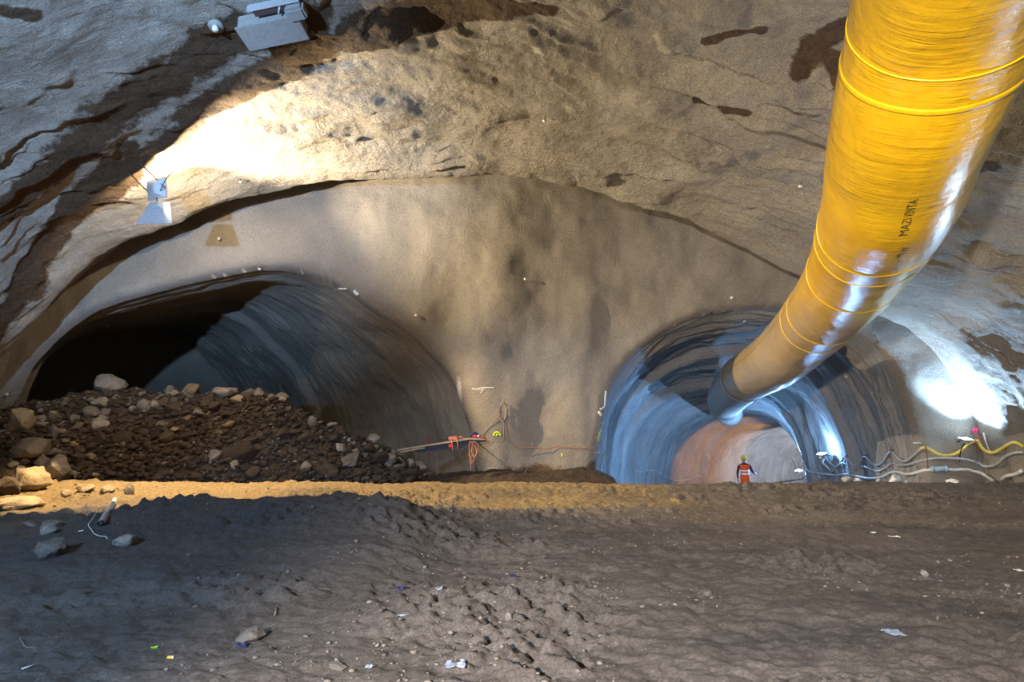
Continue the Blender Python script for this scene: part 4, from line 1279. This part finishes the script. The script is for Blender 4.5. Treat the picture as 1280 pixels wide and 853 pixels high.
# ------------------------------------------------------------------ board bundle leaning from the heap against the end wall
def build_board():
    a = Vector(at(497, 562, 15.95)); b = Vector(at(608, 547, 16.25))
    root = empty('board_bundle', a)
    tag(root, 'long timber board wrapped in dark cloth jutting from the heap along the end wall', 'board')
    d = b - a; L = d.length; x = d.normalized(); y = Vector((0, 1, 0)); y = (y - x * y.dot(x)).normalized(); z = x.cross(y)
    Mx = Matrix((x, y, z)).transposed().to_4x4()
    def put(o): o.matrix_local = Mx; return o
    def slab(name, prof, y0, y1, mat):
        V = [(p[0] * L, y0, p[1]) for p in prof] + [(p[0] * L, y1, p[1]) for p in prof]
        n = len(prof)
        fs = [tuple(range(n)), tuple(range(2 * n - 1, n - 1, -1))] + [(i, i + n, (i + 1) % n + n, (i + 1) % n) for i in range(n)]
        return put(mesh_obj(name, V, fs, mat, root, False))
    slab('board', [(0, 0.0), (0.80, 0.05), (0.99, -0.02), (0.99, -0.07), (0.80, 0.005), (0.0, -0.04)], -0.16, 0.12, M['wood'])
    slab('cloth', [(0.10, -0.03), (0.80, 0.0), (1.0, -0.06), (0.985, -0.11), (0.80, -0.10), (0.72, -0.20), (0.62, -0.21), (0.40, -0.18), (0.22, -0.15)], -0.12, 0.14, M['navy'])
    slab('batten', [(0.03, -0.06), (0.30, -0.04), (0.30, -0.075), (0.03, -0.10)], -0.18, 0.02, M['wood'])
    for i, fx in enumerate((0.60, 0.66)):
        P = [(fx * L, -0.19, 0.07), (fx * L + 0.02, -0.20, -0.1), (fx * L, -0.17, -0.24), (fx * L, 0.15, -0.23), (fx * L, 0.16, 0.06), (fx * L, -0.19, 0.07)]
        put(tube('strap', P, 0.012, M['orange'], root, 6))
    o = slab('red_mark', [(0.565, -0.04), (0.60, -0.04), (0.60, -0.13), (0.565, -0.13)], -0.135, -0.12, M['red'])
    # iron peg that carries the free end
    pg = Mx @ Vector((0.86 * L, 0.0, -0.10))
    tube('peg', [pg + Vector((0, -0.2, 0)), pg + Vector((0, 1.1, 0.0))], 0.02, M['steel'], root, 8)
    return root, Mx, L, a
broot, bM, bL, bA = build_board()
def on_board(fx, yy, zz): return bA + bM @ Vector((fx * bL, yy, zz))
# tools lying on the board
p = on_board(0.64, -0.04, 0.045)
root = empty('cable_clamp', p); tag(root, 'orange clamp and tangled line lying on the board', 'clamp')
MB().box((-0.05, 0, 0.05), (0.24, 0.12, 0.10)).build('body', M['orange'], root, bevel=0.02)
tube('handle', [(-0.2, 0, 0.05), (-0.32, 0, 0.03)], 0.025, M['dark'], root, 8)
tube('line', catmull([(0.10, 0, 0.06), (0.2, -0.06, 0.1), (0.3, 0.03, 0.05), (0.2, 0.05, 0.02), (0.14, -0.04, 0.08), (0.26, -0.05, 0.03)], 40), 0.016, M['cord_red'], root, 6)
p = on_board(0.86, -0.04, 0.03)
root = empty('tool_bag', p); tag(root, 'small dark blue bag with a red patch on the far end of the board', 'bag')
me = rock_mesh(77, 24, 0.55, 0.05, 0.015); me.materials.append(mat_plain('blue_bag', (0.03, 0.035, 0.11), 0.8, 0, 0.3))
ob = bpy.data.objects.new('pouch', me); col.objects.link(ob); ob.parent = root; ob.scale = (0.34, 0.25, 0.36); ob.location = (0, 0, 0.09)
MB().box((0.02, -0.11, 0.05), (0.12, 0.03, 0.06)).build('patch', M['red'], root, bevel=0.008)
MB().box((0.12, -0.12, 0.06), (0.05, 0.02, 0.05)).build('label_tag', M['white'], root, bevel=0.006)
tube('red_handle', [(0.1, -0.08, 0.0), (0.34, -0.08, -0.015)], 0.02, M['red'], root, 6)
# orange cord bundle hanging from the board
p = on_board(0.84, -0.2, -0.06)
root = empty('cord_bundle', p); tag(root, 'faded red cord hanging in loops under the end of the board', 'cord')
for q in range(5):
    dx = 0.03 * (q - 2)
    W = 0.05 + 0.02 * (q % 3); H = 0.42 + 0.06 * ((q * 7) % 4)
    loop = [(dx + W * math.sin(t) + 0.02 * math.sin(3 * t + q), 0.015 * q * math.cos(t) - 0.03, -H / 2 + H / 2 * math.cos(t)) for t in np.linspace(0, 2 * math.pi, 22)]
    tube('loop', loop, 0.012, M['cord_red'], root, 6)
tube('tail', catmull([(0.0, -0.03, -0.5), (-0.05, -0.04, -0.62), (-0.06, -0.02, -0.78)], 12), 0.012, M['cord_red'], root, 6)
for fx, h in ((0.66, 0.30), (0.62, 0.22), (0.80, 0.4)):
    pass
single_tube('loose_strap', catmull([on_board(0.63, -0.18, -0.2), on_board(0.64, -0.2, -0.34), on_board(0.625, -0.18, -0.46)], 12), 0.012, M['dark'], 'short dark strap end hanging under the middle of the board', 'strap')
# coil of cable on the end wall and the line that leads away from it
loc, nrm = hit(628, 516, ('wall_end',))
root = empty('cable_coil', loc + nrm * 0.09); tag(root, 'narrow grey coil of cable hung on the end wall', 'cable coil')
for q in range(4):
    W = 0.065 + 0.013 * (q % 2); H = 0.60 - 0.04 * q
    loop = [((W + 0.01 * q) * math.sin(t), -0.012 * q, H / 2 * math.cos(t)) for t in np.linspace(0, 2 * math.pi, 30)]
    tube('loop', loop, 0.012, M['cord_grey'], root, 6)
tube('nail', [(0, 0.15, 0.27), (0, -0.08, 0.28)], 0.012, M['steel'], root, 6)
tube('tail', catmull([(0.02, -0.02, -0.28), (0.03, 0.0, -0.6), (0.0, 0.0, -0.85)], 12), 0.011, M['cord_grey'], root, 6)
single_tube('thin_cable', wall_line([(603, 544), (611, 536), (617, 529), (622, 522), (625, 514)], 0.07, 24, ('wall_end',)), 0.012, M['cord_grey'], 'thin cable rising from the board end to the coil', 'cable')
single_tube('thin_cable', wall_line([(632, 528), (634, 542), (637, 552), (645, 559), (656, 560), (670, 560), (683, 561), (695, 558), (706, 558), (720, 560), (734, 560), (744, 560)], 0.07, 60, ('wall_end',)),
            0.012, M['cord_red'], 'thin reddish cable sagging along the end wall from the coil to the right tunnel', 'cable')
single_tube('bent_iron', catmull([at(546, 594, 15.9), at(547, 585, 15.9), at(550, 580, 15.9), at(556, 576, 15.9)], 14), 0.016, M['steel'], 'bent iron stick standing at the foot of the end wall by the heap toe', 'rod')
single_tube('bent_iron', catmull([at(657, 594, 16.2), at(657, 589, 16.2), at(661, 584, 16.3)], 10), 0.012, M['steel'], 'short iron stub in the soil at the foot of the end wall', 'rod')
# soil bank at the foot of the end wall
def bank():
    xs = np.arange(-2.4, 2.9, 0.04); ys = np.arange(15.3, 17.3, 0.05)
    X, Y = np.meshgrid(xs, ys)
    ht = 0.5 * (0.20 + 0.22 * np.exp(-((X + 0.1) / 0.8) ** 2) * 0 + 0.20 * np.exp(-((X + 0.35) / 0.45) ** 2) + 0.26 * np.exp(-((X - 1.9) / 0.7) ** 2)) * smooth(-2.4, -1.6, X) * smooth(2.9, 2.4, X)
    Z = -0.18 + (ht + 0.26) * smooth(15.3, 16.6, Y) + 0.10 * np.abs(fbm(X * 3, Y * 3, 4, 700)) * smooth(15.3, 15.8, Y)
    o = mesh_obj('soil_bank', np.stack([X, Y, Z], -1).reshape(-1, 3), grid_faces(len(ys), len(xs)), M['rubble_soil'])
    tag(o, 'low bank of dark brown soil along the foot of the end wall', 'soil', kind='stuff')
bank()

# ------------------------------------------------------------------ fixture high on the vault at the top of the picture
def build_top_fixture():
    loc, nrm = hit(345, 22)
    root = empty('floodlight', loc)
    tag(root, 'grey sprayed over lamp housing on the vault cut by the top edge of the picture', 'lamp')
    x = Vector((0.85, 0.0, 0.52)); x = (x - nrm * x.dot(nrm)).normalized(); z = nrm; y = z.cross(x)
    Mx = Matrix((x, y, z)).transposed().to_4x4()
    def put(o): o.parent = root; o.matrix_local = Mx; return o
    put(MB().box((-0.06, -0.02, 0.20), (1.10, 0.46, 0.30)).build('housing', M['alu_dusty'], bevel=0.02))
    put(MB().box((-0.06, -0.02, 0.36), (1.16, 0.50, 0.03)).build('cover', M['alu_dusty'], bevel=0.008))
    put(MB().box((0.52, 0.25, 0.30), (0.34, 0.26, 0.22)).build('terminal_box', M['alu_dusty'], bevel=0.04))
    put(MB().box((0.18, 0.42, 0.22), (0.95, 0.03, 0.16)).build('reflector', M['alu'], bevel=0.008))
    put(MB().box((0.18, 0.33, 0.22), (0.78, 0.10, 0.10)).build('glass', M['glass_off']))
    put(tube('clip', [(0.30, 0.40, 0.24), (0.22, 0.30, 0.34)], 0.018, M['alu'], root, 8))
    for sx in (-0.5, 0.35): put(tube('anchor_rod', [(sx, 0, 0.12), (sx, 0, -0.25)], 0.02, M['steel'], root, 8))
    return root
build_top_fixture()
loc, nrm = hit(270, 32)
root = empty('anchor_bolt', loc); tag(root, 'white capped anchor bolt left of the lamp housing on the vault', 'bolt')
tube('plate', [-nrm * 0.02, nrm * 0.03], 0.14, M['alu_dusty'], root, 8)
tube('cap', [nrm * 0.03, nrm * 0.13], 0.055, M['white'], root, 12)

# ------------------------------------------------------------------ litter on the mud
def on_floor(px, py): 
    r = cast(CAM, ray(px, py), ('floor',))
    return r[0]
a = on_floor(126, 660); b = on_floor(143, 630)
root = empty('pipe_piece', a); tag(root, 'cut piece of grey plastic pipe lying on the mud mound', 'pipe')
d = (b - a); d.z += 0.03
q = [a * 0 + Vector((0, 0, 0.05)), d * 0.35 + Vector((0, 0, 0.06)), d * 0.6 + Vector((0.02, 0, 0.07)), d + Vector((0, 0, 0.06))]
P = catmull(q, 16)
tube('pipe', P, 0.034, M['hose_white'], root, 12, False)
tube('bore', P, 0.028, M['dark'], root, 12, True)
tube('sleeve', P[:5], 0.042, M['hose_grey'], root, 12, False)
W = [(124, 635), (120, 643), (115, 651), (110, 658), (113, 663), (118, 670), (126, 673), (132, 673), (134, 676)]
single_tube('curled_wire', catmull([on_floor(a_, b_) + Vector((0, 0, 0.02)) for a_, b_ in W], 40), 0.004, M['white'], 'thin pale wire curled on the mud mound beside the pipe piece', 'wire')
single_tube('curled_wire', catmull([on_floor(a_, b_) + Vector((0, 0, 0.012)) for a_, b_ in ((24, 800), (28, 806), (32, 811), (38, 812), (46, 813))], 20), 0.0022, M['cord_grey'], 'thin pale wire with a kink on the mud at the bottom left', 'wire')
single_tube('white_stick', [on_floor(27, 839) + Vector((0, 0, 0.012)), on_floor(46, 833) + Vector((0, 0, 0.012))], 0.005, M['white'], 'short white stick on the mud in the bottom left corner', 'stick')
single_tube('white_stick', [on_floor(98, 666) + Vector((0, 0, 0.015)), on_floor(104, 665) + Vector((0, 0, 0.015))], 0.006, M['white'], 'tiny white stick left of the curled wire on the mound', 'stick')
single_tube('twig', [on_floor(343, 771) + Vector((0, 0, 0.01)), on_floor(346, 762) + Vector((0, 0, 0.015))], 0.006, M['cord_grey'], 'tiny pale twig on the open mud left of the middle', 'twig')
def scrap(name, px, py, wpx, hpx, mat, label, seed):
    loc = on_floor(px, py)
    w_ = 0.8 * wpx * loc.y / F
    r = np.random.RandomState(seed)
    n = 6
    V = []
    for j in range(n):
        for i in range(n):
            V.append(((i / (n - 1) - 0.5) * w_ + 0.1 * w_ * r.randn() * 0.5, (j / (n - 1) - 0.5) * w_ * 0.9 + 0.05 * w_ * r.randn(), abs(r.randn()) * hpx * 0.12 * loc.y / F))
    o = mesh_obj(name, V, [tuple(t) for t in grid_faces(n, n).tolist()], mat, None, False)
    sm = o.modifiers.new('thick', 'SOLIDIFY'); sm.thickness = 0.003
    o.location = loc + Vector((0, 0, 0.006))
    return tag(o, label, 'litter')
M['lime'] = mat_plain('lime_plastic', (0.35, 0.75, 0.02), 0.5)
M['yellow_scrap'] = mat_plain('yellow_scrap', (0.8, 0.45, 0.03), 0.5)
M['blue_scrap'] = mat_plain('dark_blue_plastic', (0.02, 0.022, 0.09), 0.35)
M['pale_scrap'] = mat_plain('pale_blue_plastic', (0.26, 0.32, 0.44), 0.35)
scrap('plastic_scrap', 193, 811, 8, 7, M['lime'], 'bright lime green plastic scrap on the mud at lower left', 1)
yb = on_floor(213, 824)
root = empty('ear_plug', yb); tag(root, 'small yellow plug with a white end on the mud below the lime scrap', 'plug')
tube('foam', [(-0.02, 0, 0.01), (0.012, 0, 0.01)], 0.010, M['yellow_scrap'], root, 10)
tube('tip', [(0.012, 0, 0.01), (0.022, 0, 0.01)], 0.010, M['white'], root, 10)
scrap('plastic_scrap', 500, 737, 16, 9, M['blue_scrap'], 'dark blue crumpled plastic scrap on the mud left of the middle', 2)
scrap('plastic_scrap', 641, 721, 10, 7, M['blue_scrap'], 'dark blue plastic shred on the open mud at the middle', 3)
scrap('plastic_scrap', 502, 770, 12, 8, M['pale_scrap'], 'pale blue plastic scrap below the dark blue crumpled one', 4)
scrap('plastic_scrap', 549, 737, 9, 8, M['pale_scrap'], 'small bluish scrap right of the dark blue crumpled one', 5)
scrap('plastic_scrap', 570, 832, 26, 12, M['pale_scrap'], 'pale bluish crumpled film at the bottom of the picture', 6)
scrap('plastic_scrap', 303, 808, 16, 12, M['blue_scrap'], 'dark blue rag beside the flat topped stone at lower left', 7)
scrap('plastic_scrap', 1118, 672, 13, 6, M['white'], 'bright white scrap on the mud right of the middle', 8)
scrap('plastic_scrap', 1092, 667, 6, 5, M['white'], 'tiny white scrap left of the bright white one', 9)
scrap('plastic_scrap', 1116, 792, 24, 7, M['pale_scrap'], 'pale shiny film pressed in the mud at lower right', 10)
scrap('plastic_scrap', 1274, 714, 10, 4, M['white'], 'white scrap at the right edge of the mud', 11)
scrap('plastic_scrap', 461, 835, 10, 8, M['pale_scrap'], 'small pale blue bit in the mud near the bottom left of the middle', 12)
# pale lumps at the foot of the right wall
for i, (px, py, wp, hp, lb) in enumerate([(1058, 598, 12, 7, 'pale lump farthest left at the foot of the right wall'), (1072, 599, 10, 5, 'low pale lump second from left under the white hose'), (1098, 600, 8, 5, 'small pale lump midway under the white hose'),
        (1118, 597, 18, 9, 'largest pale lump under the white hose'), (1131, 599, 12, 5, 'flat pale lump right of the largest one'), (1190, 599, 16, 5, 'flat pale lump under the blue coupling')]):
    loc = Vector(at(px, py + 2, 14.3)); g = ground(loc.x, 14.3)
    s_ = 14.3 / F
    place_rock('pale_lump', hero_mesh(80 + i, 'rock_pale'), (loc.x, 14.3, g + hp * s_ * 0.4), (wp * s_, wp * s_, hp * s_ / 0.7 * 1.4), 0.3 * i, (0, 0), lb, 'lump')

# ------------------------------------------------------------------ worker in the right tunnel
def build_person():
    top = at(930, 573.5, 23.0)
    gx, gy = float(top[0]), 23.0
    gz = ground(gx, gy)
    root = empty('person', (gx, gy, gz))
    tag(root, 'person in orange high visibility clothing and yellow helmet walking in the right tunnel', 'person')
    sk = {  # name: (x, y, z, radius_x, radius_y)
        'pelvis': (0, 0, 0.95, 0.15, 0.11), 'waist': (0, 0.01, 1.10, 0.145, 0.105), 'chest': (0, 0.02, 1.30, 0.165, 0.12), 'upper': (0, 0.02, 1.43, 0.13, 0.10), 'neck': (0, 0.03, 1.52, 0.06, 0.06),
        'head0': (0, 0.05, 1.59, 0.075, 0.085), 'head1': (0, 0.055, 1.68, 0.082, 0.10), 'head2': (0, 0.05, 1.76, 0.05, 0.06),
        'shL': (-0.19, 0.02, 1.43, 0.065, 0.065), 'elL': (-0.27, -0.02, 1.16, 0.048, 0.048), 'wrL': (-0.26, 0.07, 0.93, 0.034, 0.034), 'haL': (-0.255, 0.10, 0.86, 0.036, 0.024), 'pmL': (-0.25, 0.115, 0.80, 0.034, 0.02),
        'shR': (0.19, 0.02, 1.43, 0.065, 0.065), 'elR': (0.29, 0.02, 1.18, 0.048, 0.048), 'wrR': (0.38, 0.20, 1.10, 0.034, 0.034), 'haR': (0.41, 0.26, 1.10, 0.036, 0.024), 'pmR': (0.43, 0.31, 1.10, 0.034, 0.02),
        'hipL': (-0.095, 0, 0.88, 0.095, 0.10), 'knL': (-0.11, 0.09, 0.50, 0.068, 0.072), 'anL': (-0.11, -0.02, 0.10, 0.048, 0.052), 'toL': (-0.12, 0.13, 0.045, 0.045, 0.035),
        'hipR': (0.095, 0, 0.88, 0.095, 0.10), 'knR': (0.10, -0.01, 0.48, 0.068, 0.072), 'anR': (0.10, -0.16, 0.10, 0.048, 0.052), 'toR': (0.11, 0.0, 0.045, 0.045, 0.035)}
    ed = [('pelvis', 'waist'), ('waist', 'chest'), ('chest', 'upper'), ('upper', 'neck'), ('neck', 'head0'), ('head0', 'head1'), ('head1', 'head2'),
          ('upper', 'shL'), ('shL', 'elL'), ('elL', 'wrL'), ('wrL', 'haL'), ('haL', 'pmL'), ('upper', 'shR'), ('shR', 'elR'), ('elR', 'wrR'), ('wrR', 'haR'), ('haR', 'pmR'),
          ('pelvis', 'hipL'), ('hipL', 'knL'), ('knL', 'anL'), ('anL', 'toL'), ('pelvis', 'hipR'), ('hipR', 'knR'), ('knR', 'anR'), ('anR', 'toR')]
    for sd, dirv in (('L', Vector((0.0, 0.25, -1))), ('R', Vector((0.25, 0.95, 0.0)))):
        base = Vector(sk['pm' + sd][:3]); dirv = dirv.normalized()
        side = Vector((0, 1, 0)) if sd == 'L' else Vector((0, 0, 1))
        side = (side - dirv * side.dot(dirv)).normalized()
        curl = dirv.cross(side) * (1 if sd == 'L' else -1)
        for f, ln in enumerate((0.075, 0.085, 0.08, 0.062)):
            o_ = base + side * (0.021 * (1.5 - f))
            sk[f'f{sd}{f}a'] = (*(o_ + dirv * ln * 0.5), 0.009, 0.009)
            sk[f'f{sd}{f}b'] = (*(o_ + dirv * ln * 0.9 + curl * 0.025), 0.008, 0.008)
            ed += [('pm' + sd, f'f{sd}{f}a'), (f'f{sd}{f}a', f'f{sd}{f}b')]
        hb = Vector(sk['ha' + sd][:3])
        sk[f't{sd}a'] = (*(hb + side * 0.045 + dirv * 0.03), 0.011, 0.011); sk[f't{sd}b'] = (*(hb + side * 0.06 + dirv * 0.065), 0.009, 0.009)
        ed += [('ha' + sd, f't{sd}a'), (f't{sd}a', f't{sd}b')]
    names = list(sk)
    me = bpy.data.meshes.new('body_base')
    me.from_pydata([sk[n][:3] for n in names], [(names.index(a_), names.index(b_)) for a_, b_ in ed], [])
    tmp = bpy.data.objects.new('body_tmp', me); col.objects.link(tmp)
    sm = tmp.modifiers.new('skin', 'SKIN'); sm.use_smooth_shade = True
    for i, n in enumerate(names):
        me.skin_vertices[0].data[i].radius = sk[n][3:5]
        me.skin_vertices[0].data[i].use_root = (n == 'pelvis')
    ss = tmp.modifiers.new('sub', 'SUBSURF'); ss.levels = 2; ss.render_levels = 2
    bpy.context.view_layer.update()
    dg = bpy.context.evaluated_depsgraph_get()
    bme = bpy.data.meshes.new_from_object(tmp.evaluated_get(dg))
    bpy.data.objects.remove(tmp)
    skin = mat_plain('skin', (0.42, 0.26, 0.19), 0.6, 0, 0.1)
    org = mat_plain('orange_workwear', (0.85, 0.10, 0.015), 0.7, 0, 0.1)
    boots = M['dark']
    bme.materials.clear()
    for m_ in (M['navy'], skin, org, boots): bme.materials.append(m_)
    for p_ in bme.polygons:
        c_ = p_.center; p_.use_smooth = True
        if c_.z > 1.53: p_.material_index = 1
        elif c_.z < 0.14: p_.material_index = 3
        elif c_.z < 0.96 and abs(c_.x) < 0.215: p_.material_index = 2
        elif (c_.x < -0.2 and c_.z < 0.91) or c_.x > 0.39: p_.material_index = 1
        else: p_.material_index = 0
    body = bpy.data.objects.new('body', bme); col.objects.link(body); body.parent = root
    def shell(name, z0, z1, off, mat, xmax=0.185):
        bm = bmesh.new(); bm.from_mesh(bme)
        for zz in (z0, z1):
            bmesh.ops.bisect_plane(bm, geom=bm.verts[:] + bm.edges[:] + bm.faces[:], plane_co=(0, 0, zz), plane_no=(0, 0, 1))
        kill = [f_ for f_ in bm.faces if not (z0 < f_.calc_center_median().z < z1 and abs(f_.calc_center_median().x) < xmax)]
        bmesh.ops.delete(bm, geom=kill, context='FACES')
        bm.normal_update()
        for v_ in bm.verts: v_.co += v_.normal * off
        m2 = bpy.data.meshes.new(name); bm.to_mesh(m2); bm.free()
        m2.materials.clear(); m2.materials.append(mat)
        for p_ in m2.polygons: p_.material_index = 0; p_.use_smooth = True
        o_ = bpy.data.objects.new(name, m2); col.objects.link(o_); o_.parent = root
        return o_
    refl = mat_plain('reflective_tape', (0.80, 0.80, 0.82), 0.35, 0, 0.05)
    v1 = shell('vest', 0.90, 1.46, 0.016, org)
    for z0 in (1.20, 1.08):
        st = shell('reflective_stripe', z0, z0 + 0.055, 0.026, refl); st.parent = v1
    bm = bmesh.new()
    bmesh.ops.create_uvsphere(bm, u_segments=20, v_segments=12, radius=1.0)
    bmesh.ops.delete(bm, geom=[v_ for v_ in bm.verts if v_.co.z < -0.05], context='VERTS')
    for v_ in bm.verts:
        z_ = v_.co.z
        k_ = 1.0 + (0.12 if z_ < 0.1 else 0.0)
        v_.co = Vector((v_.co.x * 0.125 * k_, v_.co.y * 0.145 * k_ + (0.03 if z_ < 0.1 and v_.co.y > 0.3 else 0), z_ * 0.13))
    m3 = bpy.data.meshes.new('helmet'); bm.to_mesh(m3); bm.free()
    m3.materials.append(mat_plain('yellow_helmet', (0.78, 0.72, 0.03), 0.35, 0, 0.05))
    for p_ in m3.polygons: p_.use_smooth = True
    h_ = bpy.data.objects.new('helmet', m3); col.objects.link(h_); h_.parent = root; h_.location = (0, 0.055, 1.70)
    # face: eyes, nose, mouth and ears on the side away from the camera
    mb = MB()
    mb.tube([(0, 0.145, 1.68), (0, 0.17, 1.645)], 0.014, 6)
    for sx in (-1, 1): mb.tube([(sx * 0.085, 0.045, 1.69), (sx * 0.095, 0.045, 1.64)], 0.016, 6)
    mb.build('face_features', skin, root, True)
    mb = MB()
    for sx in (-1, 1): mb.tube([(sx * 0.03, 0.140, 1.675), (sx * 0.03, 0.150, 1.675)], 0.011, 8)
    mb.tube([(-0.025, 0.138, 1.61), (0.025, 0.138, 1.61)], 0.006, 6)
    mb.build('eyes_and_mouth', M['dark'], root, True)
    root.rotation_euler = (0, 0, R(-18))
build_person()
